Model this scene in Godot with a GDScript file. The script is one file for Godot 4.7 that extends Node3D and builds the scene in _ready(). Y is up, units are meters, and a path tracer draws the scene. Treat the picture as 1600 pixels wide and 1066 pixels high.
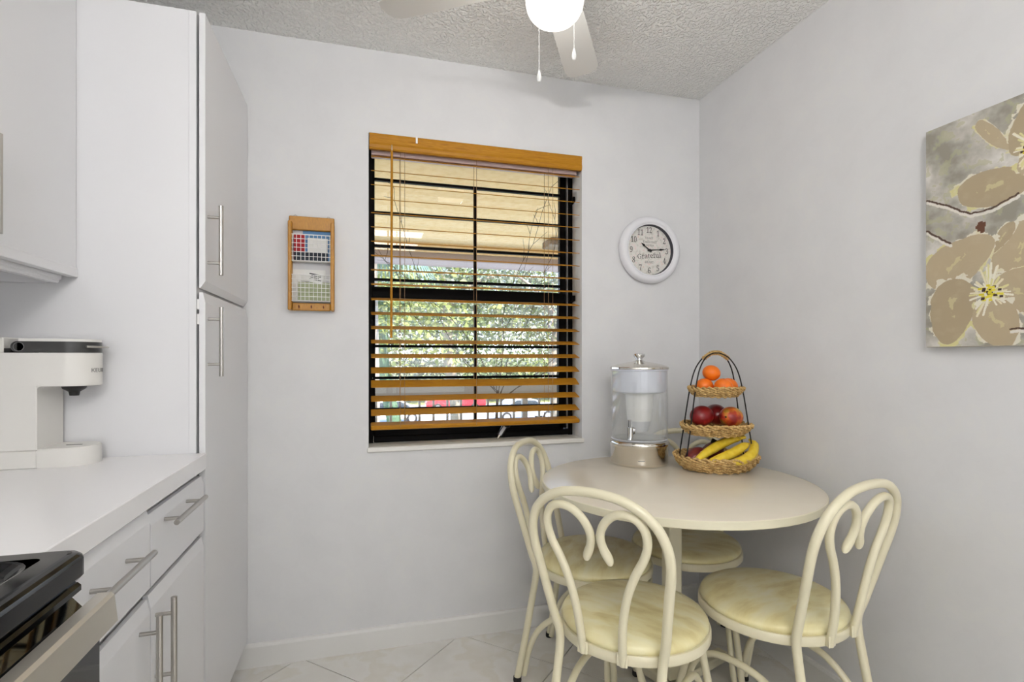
extends Node3D
# Breakfast corner of a galley kitchen: window with wooden blind, round table, four tube chairs, cabinets, range.
# Axes: x to the right wall, y up, -z to the back wall. Camera stands at x = 0, z = 0, 1.2 m above the floor.

const EYE = 1.2
const BACK = -2.24      # inner face of the back wall
const RIGHT = 1.592     # inner face of the right wall
const LEFT = -1.07      # inner face of the left wall
const FRONT = 2.7       # inner face of the wall behind the camera
const CEIL = 2.47
var M = {}
var used = {}
var rng = RandomNumberGenerator.new()

# ---------------------------------------------------------------- camera, sky, lights
func setup_view():
	var cam = Camera3D.new()
	cam.name = "camera"
	cam.near = 0.05
	cam.far = 400.0
	cam.projection = Camera3D.PROJECTION_FRUSTUM
	cam.keep_aspect = Camera3D.KEEP_HEIGHT
	cam.size = 1066.0 / 821.0 * cam.near
	cam.frustum_offset = Vector2(0, 26.3 / 821.0 * cam.near)
	cam.position = Vector3(0, EYE, 0)
	cam.rotation_degrees = Vector3(0, -15.8, 0)
	add_child(cam)
	cam.current = true
	var env = Environment.new()
	env.tonemap_mode = Environment.TONE_MAPPER_LINEAR
	env.tonemap_exposure = 0.96
	env.background_mode = Environment.BG_SKY
	env.sdfgi_enabled = true
	env.ssao_enabled = true
	env.ssil_enabled = true
	var sm = ProceduralSkyMaterial.new()
	sm.sky_top_color = Color(0.55, 0.70, 0.90)
	sm.sky_horizon_color = Color(0.90, 0.93, 0.96)
	sm.ground_bottom_color = Color(0.45, 0.45, 0.42)
	sm.ground_horizon_color = Color(0.75, 0.76, 0.74)
	sm.sky_energy_multiplier = 2.2
	sm.ground_energy_multiplier = 1.0
	var sky = Sky.new()
	sky.sky_material = sm
	env.sky = sky
	var we = WorldEnvironment.new()
	we.name = "world_environment"
	we.environment = env
	add_child(we)
	var sun = DirectionalLight3D.new()
	sun.name = "sun"
	sun.light_energy = 6.0
	sun.light_color = Color(1.0, 0.96, 0.88)
	sun.light_angular_distance = 0.6
	sun.shadow_enabled = true
	sun.rotation_degrees = Vector3(-48, 28, 0)
	add_child(sun)

const FAN_ENERGY = 0.12
const PANEL_ENERGY = 1.7
const DOOR_FILL_ENERGY = 0.22  # fill from the added glass door
const BOWL_FILL_ENERGY = 3.3  # fill from the added uplighter

# ---------------------------------------------------------------- materials
func noise_tex(freq, octaves, ramp, size = 512, normal = false, kind = FastNoiseLite.TYPE_SIMPLEX_SMOOTH, sd = 1, warp = 0.0):
	var n = FastNoiseLite.new()
	n.noise_type = kind
	n.frequency = freq
	n.seed = sd
	n.fractal_type = FastNoiseLite.FRACTAL_FBM
	n.fractal_octaves = octaves
	if warp > 0.0:
		n.domain_warp_enabled = true
		n.domain_warp_amplitude = warp
		n.domain_warp_frequency = freq * 0.7
	var t = NoiseTexture2D.new()
	t.width = size
	t.height = size
	t.seamless = true
	t.noise = n
	t.as_normal_map = normal
	if normal:
		t.bump_strength = 4.0
	if ramp:
		var g = Gradient.new()
		var offs = PackedFloat32Array()
		var cols = PackedColorArray()
		for r in ramp:
			offs.append(r[0])
			cols.append(r[1])
		g.offsets = offs
		g.colors = cols
		t.color_ramp = g
	return t

func mat(called, col, rough = 0.5, metal = 0.0):
	var m = StandardMaterial3D.new()
	m.resource_name = called
	m.albedo_color = col
	m.roughness = rough
	m.metallic = metal
	M[called] = m
	return m

func textured(m, t, scale = Vector3.ONE, in_world = false):
	m.albedo_texture = t
	m.uv1_triplanar = true
	m.uv1_world_triplanar = in_world
	m.uv1_scale = scale
	return m

func c8(r, g, b):
	return Color(r / 255.0, g / 255.0, b / 255.0)

func make_materials():
	var wall = mat("wall_paint", Color.WHITE, 0.62)
	textured(wall, noise_tex(0.012, 4, [[0.0, c8(218, 218, 219)], [0.5, c8(221, 221, 222)], [1.0, c8(224, 224, 224)]], 512, false, FastNoiseLite.TYPE_SIMPLEX_SMOOTH, 3), Vector3(0.7, 0.7, 0.7), true)
	var cl = mat("ceiling_texture", c8(246, 246, 243), 0.9)
	cl.uv1_triplanar = true
	cl.uv1_world_triplanar = true
	cl.uv1_scale = Vector3(0.95, 0.95, 0.95)
	cl.heightmap_enabled = true
	cl.heightmap_scale = 0.6
	cl.heightmap_texture = noise_tex(0.055, 3, [[0.0, Color.BLACK], [0.42, Color(0.1, 0.1, 0.1)], [0.6, Color(0.85, 0.85, 0.85)], [1.0, Color.WHITE]], 1024, false, FastNoiseLite.TYPE_SIMPLEX_SMOOTH, 5, 14.0)
	mat("trim_paint", c8(226, 225, 222), 0.4)
	mat("sill_marble", c8(232, 230, 224), 0.3)
	var tile = mat("floor_tile", Color.WHITE, 0.22)
	textured(tile, noise_tex(0.006, 5, [[0.0, c8(222, 219, 212)], [0.5, c8(231, 229, 224)], [0.62, c8(224, 220, 210)], [1.0, c8(234, 232, 228)]], 512, false, FastNoiseLite.TYPE_SIMPLEX_SMOOTH, 8, 40.0), Vector3(1.1, 1.1, 1.1), false)
	mat("grout", c8(140, 136, 128), 0.9)
	mat("cabinet_white", c8(226, 226, 228), 0.32)
	mat("counter_laminate", c8(238, 237, 238), 0.22)
	mat("steel_brushed", c8(186, 183, 178), 0.3, 1.0)
	mat("steel_mirror", c8(226, 222, 214), 0.1, 1.0)
	mat("chrome", c8(225, 225, 225), 0.06, 1.0)
	mat("handle_steel", c8(205, 200, 190), 0.35, 0.85)
	mat("black_enamel", c8(12, 12, 13), 0.08).metallic_specular = 0.32
	mat("black_glass", c8(8, 8, 9), 0.03)
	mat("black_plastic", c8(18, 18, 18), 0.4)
	mat("coffee_white", c8(226, 224, 219), 0.42)
	mat("coffee_lid", c8(62, 62, 61), 0.3, 0.3)
	mat("logo_grey", c8(120, 120, 120), 0.4, 0.3)
	mat("vent_brown", c8(120, 90, 60), 0.35, 0.4)
	# golden wood of blind and letter rack
	var grain = noise_tex(0.02, 4, [[0.0, c8(146, 94, 16)], [0.45, c8(182, 127, 28)], [0.6, c8(168, 114, 22)], [1.0, c8(198, 146, 40)]], 512, false, FastNoiseLite.TYPE_SIMPLEX_SMOOTH, 11)
	var bw = mat("blind_wood", Color.WHITE, 0.45)
	bw.metallic_specular = 0.35
	textured(bw, grain, Vector3(0.6, 9.0, 9.0), true)
	var rw = mat("rack_wood", Color.WHITE, 0.42)
	textured(rw, grain, Vector3(8.0, 1.2, 8.0), false)
	mat("blind_cord", c8(150, 118, 82), 0.8)
	mat("blind_headrail", c8(214, 190, 186), 0.5)
	mat("window_black", c8(9, 7, 7), 0.5).metallic_specular = 0.2
	mat("window_track", c8(150, 150, 152), 0.4, 0.6)
	var glass = mat("window_glass", Color(1, 1, 1, 0.04), 0.0)
	glass.transparency = BaseMaterial3D.TRANSPARENCY_ALPHA
	mat("wire_white", c8(236, 236, 234), 0.4)
	mat("paper_white", c8(236, 236, 232), 0.8)
	mat("paper_blue", c8(96, 140, 184), 0.7)
	mat("paper_red", c8(176, 34, 40), 0.7)
	mat("paper_dark", c8(46, 52, 62), 0.7)
	mat("paper_green", c8(168, 176, 140), 0.7)
	mat("print_dark", c8(60, 60, 62), 0.8)
	mat("hook_brown", c8(110, 48, 14), 0.5)
	# clock
	mat("clock_rim", c8(232, 232, 236), 0.45)
	mat("clock_inner", c8(66, 66, 74), 0.5)
	var dial = mat("clock_dial", Color.WHITE, 0.6)
	textured(dial, noise_tex(0.02, 4, [[0.0, c8(196, 190, 180)], [0.45, c8(222, 220, 214)], [0.7, c8(226, 222, 216)], [0.85, c8(226, 204, 202)], [1.0, c8(206, 206, 158)]], 512, false, FastNoiseLite.TYPE_SIMPLEX_SMOOTH, 21), Vector3(4.0, 4.0, 4.0), false)
	mat("clock_ink", c8(66, 66, 66), 0.7)
	mat("clock_ink_soft", c8(128, 126, 122), 0.7)
	mat("clock_hand", c8(20, 20, 20), 0.4)
	# chairs and table
	mat("chair_enamel", c8(230, 223, 194), 0.28)
	mat("dark_brown", c8(40, 36, 30), 0.7)
	mat("foot_rubber", c8(26, 24, 22), 0.7)
	var vin = mat("seat_vinyl", Color.WHITE, 0.3)
	textured(vin, noise_tex(0.009, 5, [[0.0, c8(212, 196, 134)], [0.35, c8(234, 223, 168)], [0.6, c8(242, 235, 190)], [1.0, c8(247, 243, 213)]], 512, false, FastNoiseLite.TYPE_SIMPLEX_SMOOTH, 31, 60.0), Vector3(1.2, 1.0, 3.2), false)
	var tt = mat("table_laminate", Color.WHITE, 0.24)
	textured(tt, noise_tex(0.01, 3, [[0.0, c8(228, 219, 200)], [1.0, c8(233, 225, 207)]], 256, false, FastNoiseLite.TYPE_SIMPLEX_SMOOTH, 33), Vector3(1.5, 1.5, 1.5), false)
	mat("table_edge", c8(226, 220, 194), 0.35)
	mat("table_under", c8(130, 92, 58), 0.7)
	# water dispenser
	var clear = mat("dispenser_glass", Color(0.93, 0.96, 0.96, 0.10), 0.02)
	clear.transparency = BaseMaterial3D.TRANSPARENCY_ALPHA
	mat("reservoir_white", c8(220, 224, 236), 0.35)
	mat("filter_white", c8(240, 240, 238), 0.4)
	mat("filter_grey", c8(206, 208, 214), 0.4)
	# fruit
	var bk = mat("seagrass", Color.WHITE, 0.75)
	textured(bk, noise_tex(0.03, 4, [[0.0, c8(118, 82, 36)], [0.4, c8(190, 152, 92)], [0.65, c8(214, 182, 122)], [1.0, c8(230, 206, 156)]], 256, false, FastNoiseLite.TYPE_SIMPLEX_SMOOTH, 41), Vector3(12, 12, 12), false)
	mat("frame_wire", c8(26, 24, 24), 0.4, 0.4)
	var og = mat("orange_peel", c8(240, 118, 16), 0.42)
	og.normal_enabled = true
	og.normal_texture = noise_tex(0.12, 2, null, 256, true, FastNoiseLite.TYPE_SIMPLEX_SMOOTH, 43)
	og.normal_scale = 0.25
	og.uv1_triplanar = true
	og.uv1_scale = Vector3(14, 14, 14)
	var mg = mat("mango_skin", Color.WHITE, 0.3)
	textured(mg, noise_tex(0.008, 3, [[0.0, c8(92, 14, 18)], [0.42, c8(150, 30, 26)], [0.6, c8(206, 92, 34)], [0.78, c8(206, 160, 44)], [1.0, c8(150, 156, 50)]], 512, false, FastNoiseLite.TYPE_SIMPLEX_SMOOTH, 45), Vector3(4.0, 4.0, 4.0), false)
	var mr = mat("mango_red", Color.WHITE, 0.28)
	textured(mr, noise_tex(0.008, 3, [[0.0, c8(84, 10, 16)], [0.5, c8(128, 20, 24)], [0.8, c8(168, 44, 30)], [1.0, c8(200, 110, 40)]], 256, false, FastNoiseLite.TYPE_SIMPLEX_SMOOTH, 46), Vector3(4.0, 4.0, 4.0), false)
	mat("mango_dark", c8(112, 38, 34), 0.4)
	mat("stem_brown", c8(62, 40, 24), 0.7)
	var ba = mat("banana_skin", Color.WHITE, 0.45)
	textured(ba, noise_tex(0.02, 4, [[0.0, c8(176, 140, 40)], [0.3, c8(224, 190, 42)], [0.7, c8(236, 206, 62)], [1.0, c8(222, 204, 84)]], 256, false, FastNoiseLite.TYPE_SIMPLEX_SMOOTH, 47), Vector3(6, 6, 6), false)
	mat("sticker", c8(240, 240, 236), 0.5)
	# painting
	mat("canvas_side", c8(186, 180, 166), 0.8)
	# fan
	mat("fan_white", c8(226, 226, 222), 0.4)
	var gl = mat("lamp_globe_glow", c8(255, 252, 246), 0.3)
	gl.emission_enabled = true
	gl.emission = Color(1.0, 0.98, 0.95)
	gl.emission_energy_multiplier = 1.6
	var pl = mat("light_panel_glow", c8(255, 253, 248), 0.4)
	pl.emission_enabled = true
	pl.emission = Color(1.0, 0.98, 0.95)
	pl.emission_energy_multiplier = 1.5
	var wp = mat("added_door_glow", c8(245, 247, 250), 0.5)  # glow of the added door behind the camera
	wp.emission_enabled = true
	wp.emission = Color(0.97, 0.98, 1.0)
	wp.emission_energy_multiplier = 0.6
	# outdoors
	var so = mat("soffit_stucco", Color.WHITE, 0.9)
	textured(so, noise_tex(0.03, 4, [[0.0, c8(236, 200, 136)], [0.5, c8(246, 214, 156)], [1.0, c8(250, 222, 168)]], 512, false, FastNoiseLite.TYPE_SIMPLEX_SMOOTH, 51), Vector3(1, 1, 1), true)
	mat("beam_grey", c8(176, 160, 160), 0.8)
	mat("concrete", c8(214, 210, 202), 0.85)
	mat("railing_grey", c8(150, 148, 148), 0.6)
	mat("outlet_brown", c8(112, 88, 56), 0.6)
	mat("outside_wall", c8(236, 206, 150), 0.9)
	mat("bark_grey", c8(138, 128, 118), 0.9)
	mat("bark_green", c8(70, 96, 74), 0.9)
	mat("twig_dark", c8(58, 46, 38), 0.8)
	mat("pot_black", c8(22, 22, 22), 0.5)
	for a in [["leaf_bright", 116, 124, 66], ["leaf_mid", 92, 104, 68], ["leaf_grey", 110, 114, 98], ["leaf_palm", 92, 116, 106]]:
		var lm = mat(a[0], c8(a[1], a[2], a[3]), 0.6)
		lm.backlight_enabled = true
		lm.backlight = c8(a[1], a[2], a[3]) * 0.5
	var gr = mat("lawn_grass", Color.WHITE, 0.95)
	textured(gr, noise_tex(0.05, 4, [[0.0, c8(112, 120, 62)], [1.0, c8(160, 162, 104)]], 512, false, FastNoiseLite.TYPE_SIMPLEX_SMOOTH, 55), Vector3(0.08, 0.08, 0.08), true)
	mat("asphalt", c8(176, 176, 180), 0.9)
	mat("car_white", c8(238, 238, 240), 0.2)
	mat("car_red", c8(176, 40, 48), 0.2)
	mat("car_silver", c8(176, 182, 196), 0.2, 0.3)
	mat("car_glass", c8(46, 54, 66), 0.08)
	mat("tyre", c8(32, 32, 34), 0.8)
	mat("hub", c8(170, 172, 176), 0.4, 0.6)

# ---------------------------------------------------------------- mesh helpers
func newst():
	var st = SurfaceTool.new()
	st.begin(Mesh.PRIMITIVE_TRIANGLES)
	return st

func tri(st, a, b, c, na, nb, nc):
	var g = (b - a).cross(c - a)
	if g.dot(na + nb + nc) > 0.0:      # front faces run clockwise
		st.set_normal(na); st.add_vertex(a)
		st.set_normal(nc); st.add_vertex(c)
		st.set_normal(nb); st.add_vertex(b)
	else:
		st.set_normal(na); st.add_vertex(a)
		st.set_normal(nb); st.add_vertex(b)
		st.set_normal(nc); st.add_vertex(c)

func quad(st, a, b, c, d, n):
	tri(st, a, b, c, n, n, n)
	tri(st, a, c, d, n, n, n)

# convex face fan, turned away from a point inside
func face_out(st, pts, inside):
	var n = (pts[1] - pts[0]).cross(pts[2] - pts[0])
	if n.length() < 1e-14:
		return
	n = n.normalized()
	var mid = Vector3.ZERO
	for p in pts:
		mid += p
	mid /= pts.size()
	if n.dot(mid - inside) < 0.0:
		n = -n
	for i in range(1, pts.size() - 1):
		tri(st, pts[0], pts[i], pts[i + 1], n, n, n)

# box with chamfered edges, placed by a transform
func box(st, mid, size, bevel = 0.0, xf = Transform3D()):
	var h = size * 0.5
	var b = minf(bevel, minf(h.x, minf(h.y, h.z)) * 0.9)
	var o = xf * mid
	if b <= 0.0:
		for ax in 3:
			for sgn in [-1.0, 1.0]:
				var e = [Vector3.ZERO, Vector3.ZERO, Vector3.ZERO]
				e[0][ax] = h[ax] * sgn
				e[1][(ax + 1) % 3] = h[(ax + 1) % 3]
				e[2][(ax + 2) % 3] = h[(ax + 2) % 3]
				face_out(st, [xf * (mid + e[0] - e[1] - e[2]), xf * (mid + e[0] + e[1] - e[2]), xf * (mid + e[0] + e[1] + e[2]), xf * (mid + e[0] - e[1] + e[2])], o)
		return
	# v(corner signs, axis whose face the vertex lies on)
	var v = func(s, ax):
		var p = Vector3(s.x * h.x, s.y * h.y, s.z * h.z)
		for k in 3:
			if k != ax:
				p[k] -= s[k] * b
		return xf * (mid + p)
	for ax in 3:
		var u = (ax + 1) % 3
		var w = (ax + 2) % 3
		for sgn in [-1.0, 1.0]:
			var q = []
			for t in [[-1, -1], [1, -1], [1, 1], [-1, 1]]:
				var s = Vector3.ZERO
				s[ax] = sgn
				s[u] = t[0]
				s[w] = t[1]
				q.append(v.call(s, ax))
			face_out(st, q, o)
		# edges along axis ax
		for su in [-1, 1]:
			for sw in [-1, 1]:
				var s0 = Vector3.ZERO
				s0[u] = su
				s0[w] = sw
				var s1 = s0
				s0[ax] = -1
				s1[ax] = 1
				face_out(st, [v.call(s0, u), v.call(s1, u), v.call(s1, w), v.call(s0, w)], o)
	for sx in [-1, 1]:
		for sy in [-1, 1]:
			for sz in [-1, 1]:
				var s = Vector3(sx, sy, sz)
				face_out(st, [v.call(s, 0), v.call(s, 1), v.call(s, 2)], o)

# tube along points with radii (number or array)
func tube(st, pts, rad, sides = 12, caps = true, closed = false, squash = 1.0):
	var n = pts.size()
	var rings = []
	var norms = []
	var up = Vector3.UP
	var t0 = (pts[1] - pts[0]).normalized()
	if absf(t0.dot(up)) > 0.95:
		up = Vector3.RIGHT
	var side = t0.cross(up).normalized()
	for i in n:
		var a = pts[(i - 1 + n) % n] if (i > 0 or closed) else pts[0]
		var c = pts[(i + 1) % n] if (i < n - 1 or closed) else pts[n - 1]
		var t = (c - a).normalized()
		side = (side - t * side.dot(t)).normalized()
		var bi = t.cross(side)
		var r = rad[i] if rad is Array else rad
		var ring = []
		var nn = []
		for k in sides:
			var ang = TAU * k / sides
			var d = side * cos(ang) + bi * sin(ang) * squash
			ring.append(pts[i] + d * r)
			nn.append(d.normalized())
		rings.append(ring)
		norms.append(nn)
	var last = n if closed else n - 1
	for i in last:
		var j = (i + 1) % n
		for k in sides:
			var l = (k + 1) % sides
			tri(st, rings[i][k], rings[j][k], rings[j][l], norms[i][k], norms[j][k], norms[j][l])
			tri(st, rings[i][k], rings[j][l], rings[i][l], norms[i][k], norms[j][l], norms[i][l])
	if caps and not closed:
		for e in [[0, pts[0] - pts[1]], [n - 1, pts[n - 1] - pts[n - 2]]]:
			var d = e[1].normalized()
			var ring = rings[e[0]]
			for k in range(1, sides - 1):
				tri(st, ring[0], ring[k], ring[k + 1], d, d, d)

# smooth path through points (Catmull-Rom)
func smooth_path(p, per = 6):
	var out = []
	var n = p.size()
	for i in n - 1:
		var a = p[maxi(i - 1, 0)]
		var b = p[i]
		var c = p[i + 1]
		var d = p[mini(i + 2, n - 1)]
		for k in per:
			var t = float(k) / per
			out.append(0.5 * ((2.0 * b) + (c - a) * t + (2.0 * a - 5.0 * b + 4.0 * c - d) * t * t + (3.0 * b - a - 3.0 * c + d) * t * t * t))
	out.append(p[n - 1])
	return out

# lathe: profile of Vector2(radius, height), turned about y, then placed by xf; sx, sz stretch it to an oval
func lathe(st, prof, segs = 32, xf = Transform3D(), sx = 1.0, sz = 1.0):
	var n = prof.size()
	var nbas = xf.basis.inverse().transposed()
	for i in n - 1:
		var a = prof[i]
		var b = prof[i + 1]
		if a.distance_to(b) < 1e-6:
			continue
		var d = (b - a).normalized()
		var nf = Vector2(d.y, -d.x)
		var na = nf
		var nb = nf
		if i > 0:
			var d0 = (a - prof[i - 1]).normalized()
			if d0.dot(d) > 0.75:
				na = (Vector2(d0.y, -d0.x) + nf).normalized()
		if i < n - 2:
			var d1 = (prof[i + 2] - b).normalized()
			if d1.dot(d) > 0.75:
				nb = (Vector2(d1.y, -d1.x) + nf).normalized()
		for k in segs:
			var t0 = TAU * k / segs
			var t1 = TAU * (k + 1) / segs
			var P = func(q, t): return xf * Vector3(q.x * cos(t) * sx, q.y, q.x * sin(t) * sz)
			var N = func(q, t): return (nbas * Vector3(q.x * cos(t) / sx, q.y, q.x * sin(t) / sz)).normalized()
			if a.x > 1e-6 and b.x > 1e-6:
				tri(st, P.call(a, t0), P.call(b, t0), P.call(b, t1), N.call(na, t0), N.call(nb, t0), N.call(nb, t1))
				tri(st, P.call(a, t0), P.call(b, t1), P.call(a, t1), N.call(na, t0), N.call(nb, t1), N.call(na, t1))
			elif a.x > 1e-6:
				tri(st, P.call(a, t0), P.call(b, t0), P.call(a, t1), N.call(na, t0), N.call(nb, (t0 + t1) / 2), N.call(na, t1))
			elif b.x > 1e-6:
				tri(st, P.call(a, t0), P.call(b, t0), P.call(b, t1), N.call(na, (t0 + t1) / 2), N.call(nb, t0), N.call(nb, t1))

# flat polygon (Vector2 list) extruded: bottom at y0, top at y1, corners (x, z); small bevel at the top and bottom
func plan_prism(st, poly, y0, y1, xf = Transform3D(), smooth = false):
	var idx = Geometry2D.triangulate_polygon(PackedVector2Array(poly))
	var V = func(p, y): return xf * Vector3(p.x, y, p.y)
	var up = (xf.basis * Vector3.UP).normalized()
	for i in range(0, idx.size(), 3):
		tri(st, V.call(poly[idx[i]], y1), V.call(poly[idx[i + 1]], y1), V.call(poly[idx[i + 2]], y1), up, up, up)
		tri(st, V.call(poly[idx[i]], y0), V.call(poly[idx[i + 1]], y0), V.call(poly[idx[i + 2]], y0), -up, -up, -up)
	var area = 0.0
	var n = poly.size()
	for i in n:
		area += poly[i].cross(poly[(i + 1) % n])
	var sg = 1.0 if area > 0.0 else -1.0
	var en = []
	for i in n:
		var d = (poly[(i + 1) % n] - poly[i]).normalized()
		en.append(Vector2(d.y, -d.x) * sg)
	for i in n:
		var j = (i + 1) % n
		var na = en[i]
		var nb = en[i]
		if smooth:
			var pv = en[(i - 1 + n) % n]
			if pv.dot(en[i]) > 0.7:
				na = (pv + en[i]).normalized()
			if en[j].dot(en[i]) > 0.7:
				nb = (en[j] + en[i]).normalized()
		var A = xf.basis * Vector3(na.x, 0, na.y)
		var B = xf.basis * Vector3(nb.x, 0, nb.y)
		tri(st, V.call(poly[i], y0), V.call(poly[j], y0), V.call(poly[j], y1), A, B, B)
		tri(st, V.call(poly[i], y0), V.call(poly[j], y1), V.call(poly[i], y1), A, B, A)

func ball(st, mid, r, segs = 20, rings = 12, bas = Basis()):
	var prof = []
	for i in rings + 1:
		var t = -PI / 2 + PI * i / rings
		prof.append(Vector2(cos(t) if i > 0 and i < rings else 0.0, sin(t)))
	lathe(st, prof, segs, Transform3D(bas * Basis.from_scale(r if r is Vector3 else Vector3(r, r, r)), mid))

# ---------------------------------------------------------------- object helpers
func numbered(called):
	if not used.has(called):
		used[called] = 0
		return called
	used[called] += 1
	return "%s_%03d" % [called, used[called]]

func commit(called, st, m, parent):
	var o = MeshInstance3D.new()
	o.name = called
	o.mesh = st if st is Mesh else st.commit()
	o.material_override = M[m] if m is String else m
	parent.add_child(o, true)
	return o

func part(called, st, m, parent):
	return commit(called, st, m, parent)

func tag(o, label, category = "", group = "", kind = ""):
	o.set_meta("label", label)
	if category:
		o.set_meta("category", category)
	if group:
		o.set_meta("group", group)
	if kind:
		o.set_meta("kind", kind)
	return o

func thing(called, label, category, at = Vector3.ZERO, turn = 0.0, group = ""):
	var o = Node3D.new()
	o.name = numbered(called)
	add_child(o)
	o.position = at
	o.rotation_degrees.y = turn
	return tag(o, label, category, group)

func single(called, st, m, label, category, group = ""):
	var o = commit(numbered(called), st, m, self)
	return tag(o, label, category, group)

func struct(called, st, m, label):
	var o = commit(called, st, m, self)
	return tag(o, label, "", "", "structure")

func struct_node(called, label):
	var o = Node3D.new()
	o.name = called
	add_child(o)
	return tag(o, label, "", "", "structure")

func one_box(mid, size, bevel = 0.0):
	var st = newst()
	box(st, mid, size, bevel)
	return st

func text_mesh(s, size, depth, serif = true, italic = false):
	var f = SystemFont.new()
	f.font_names = PackedStringArray(["Droid Serif" if serif else "Droid Sans"])
	f.font_italic = italic
	var t = TextMesh.new()
	t.font = f
	t.text = s
	t.font_size = 48
	t.pixel_size = size / 48.0
	t.depth = depth
	t.curve_step = 2.0
	return t

# ---------------------------------------------------------------- room
func build_room():
	var th = 0.14
	# floor: screed under separate diagonal tiles
	var fl = struct("floor", one_box(Vector3((LEFT + RIGHT) / 2, -0.06, (BACK + FRONT) / 2), Vector3(RIGHT - LEFT + 2 * th, 0.11, FRONT - BACK + 2 * th)), "grout", "pale ceramic floor tiles laid diagonally")
	# tile joints: x + z = -2.493 + 0.646 k and x - z = 2.008 + 0.646 k
	var room = PackedVector2Array([Vector2(LEFT, BACK), Vector2(RIGHT, BACK), Vector2(RIGHT, FRONT), Vector2(LEFT, FRONT)])
	var step = 0.646
	var g = 0.0028
	for i in range(-6, 14):
		for j in range(-9, 8):
			var a0 = -2.493 + step * i + g
			var a1 = -2.493 + step * (i + 1) - g
			var b0 = 2.008 + step * j + g
			var b1 = 2.008 + step * (j + 1) - g
			var q = PackedVector2Array()
			for ab in [[a0, b0], [a1, b0], [a1, b1], [a0, b1]]:
				q.append(Vector2((ab[0] + ab[1]) / 2, (ab[0] - ab[1]) / 2))
			var cut = Geometry2D.intersect_polygons(q, room)
			if cut.is_empty():
				continue
			var st = newst()
			var pl = []
			for p in cut[0]:
				pl.append(p)
			if pl.size() < 3:
				continue
			plan_prism(st, pl, -0.008, 0.0)
			part("tile", st, "floor_tile", fl)
	# ceiling and walls with thickness
	var span = RIGHT - LEFT + 2 * th
	struct("ceiling", one_box(Vector3((LEFT + RIGHT) / 2, CEIL + th / 2, (BACK + FRONT) / 2), Vector3(span, th, FRONT - BACK + 2 * th)), "ceiling_texture", "white ceiling with knock-down texture")
	struct("wall_right", one_box(Vector3(RIGHT + th / 2, CEIL / 2, (BACK + FRONT) / 2), Vector3(th, CEIL, FRONT - BACK)), "wall_paint", "plain white wall where the flower canvas hangs")
	struct("wall_left", one_box(Vector3(LEFT - th / 2, CEIL / 2, (BACK + FRONT) / 2), Vector3(th, CEIL, FRONT - BACK)), "wall_paint", "white wall behind the cabinets")
	# wall behind the camera, with an added glowing glass door
	var wf = newst()
	var dx0 = -0.75
	var dx1 = 1.45
	var dh = 2.1
	box(wf, Vector3((LEFT - th + dx0) / 2, CEIL / 2, FRONT + th / 2), Vector3(dx0 - LEFT + th, CEIL, th))
	box(wf, Vector3((RIGHT + th + dx1) / 2, CEIL / 2, FRONT + th / 2), Vector3(RIGHT + th - dx1, CEIL, th))
	box(wf, Vector3((dx0 + dx1) / 2, (dh + CEIL) / 2, FRONT + th / 2), Vector3(dx1 - dx0, CEIL - dh, th))
	struct("wall_front", wf, "wall_paint", "white wall with the added glowing door, opposite the kitchen window")
	var dw = struct_node("window_2", "added wide glass door with glowing panels as unseen fill light")  # door and its glow are added, unseen, to light the room from behind
	var fr = newst()
	for q in [[Vector3(dx0 + 0.025, dh / 2, 0), Vector3(0.05, dh, 0.06)], [Vector3(dx1 - 0.025, dh / 2, 0), Vector3(0.05, dh, 0.06)], [Vector3((dx0 + dx1) / 2, dh / 2, 0), Vector3(0.06, dh - 0.1, 0.06)], [Vector3((dx0 + dx1) / 2, dh - 0.025, 0), Vector3(dx1 - dx0 - 0.1, 0.05, 0.06)], [Vector3((dx0 + dx1) / 2, 0.025, 0), Vector3(dx1 - dx0 - 0.1, 0.05, 0.06)]]:
		box(fr, q[0] + Vector3(0, 0, FRONT + 0.05), q[1], 0.004)
	part("frame", fr, "trim_paint", dw)
	for k in 2:
		var w = (dx1 - dx0) / 2
		part("glow_panel", one_box(Vector3(dx0 + w * (k + 0.5), dh / 2, FRONT + 0.06), Vector3(w - 0.08, dh - 0.1, 0.01)), "added_door_glow", dw)
	var door_fill = AreaLight3D.new()  # fill light added in front of the glowing panels
	door_fill.name = "door_fill_light"
	door_fill.area_size = Vector2(dx1 - dx0 - 0.1, dh - 0.1)
	door_fill.light_energy = DOOR_FILL_ENERGY
	door_fill.light_color = Color(0.97, 0.98, 1.0)
	door_fill.area_range = 12.0
	door_fill.area_attenuation = 2.0
	door_fill.shadow_enabled = true
	door_fill.position = Vector3((dx0 + dx1) / 2, dh / 2, FRONT + 0.005)
	dw.add_child(door_fill)
	# back wall round the window opening
	var wb = newst()
	var z0 = BACK - 0.20
	var x0 = 0.021
	var x1 = 0.968
	var y0 = 0.812
	var y1 = 2.126
	var zc = (BACK + z0) / 2
	var zt = BACK - z0
	box(wb, Vector3((LEFT - th + x0) / 2, CEIL / 2, zc), Vector3(x0 - LEFT + th, CEIL, zt))
	box(wb, Vector3((RIGHT + th + x1) / 2, CEIL / 2, zc), Vector3(RIGHT + th - x1, CEIL, zt))
	box(wb, Vector3((x0 + x1) / 2, y0 / 2, zc), Vector3(x1 - x0, y0, zt))
	box(wb, Vector3((x0 + x1) / 2, (y1 + CEIL) / 2, zc), Vector3(x1 - x0, CEIL - y1, zt))
	struct("wall_back", wb, "wall_paint", "white wall with the window, clock and letter rack")
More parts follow.
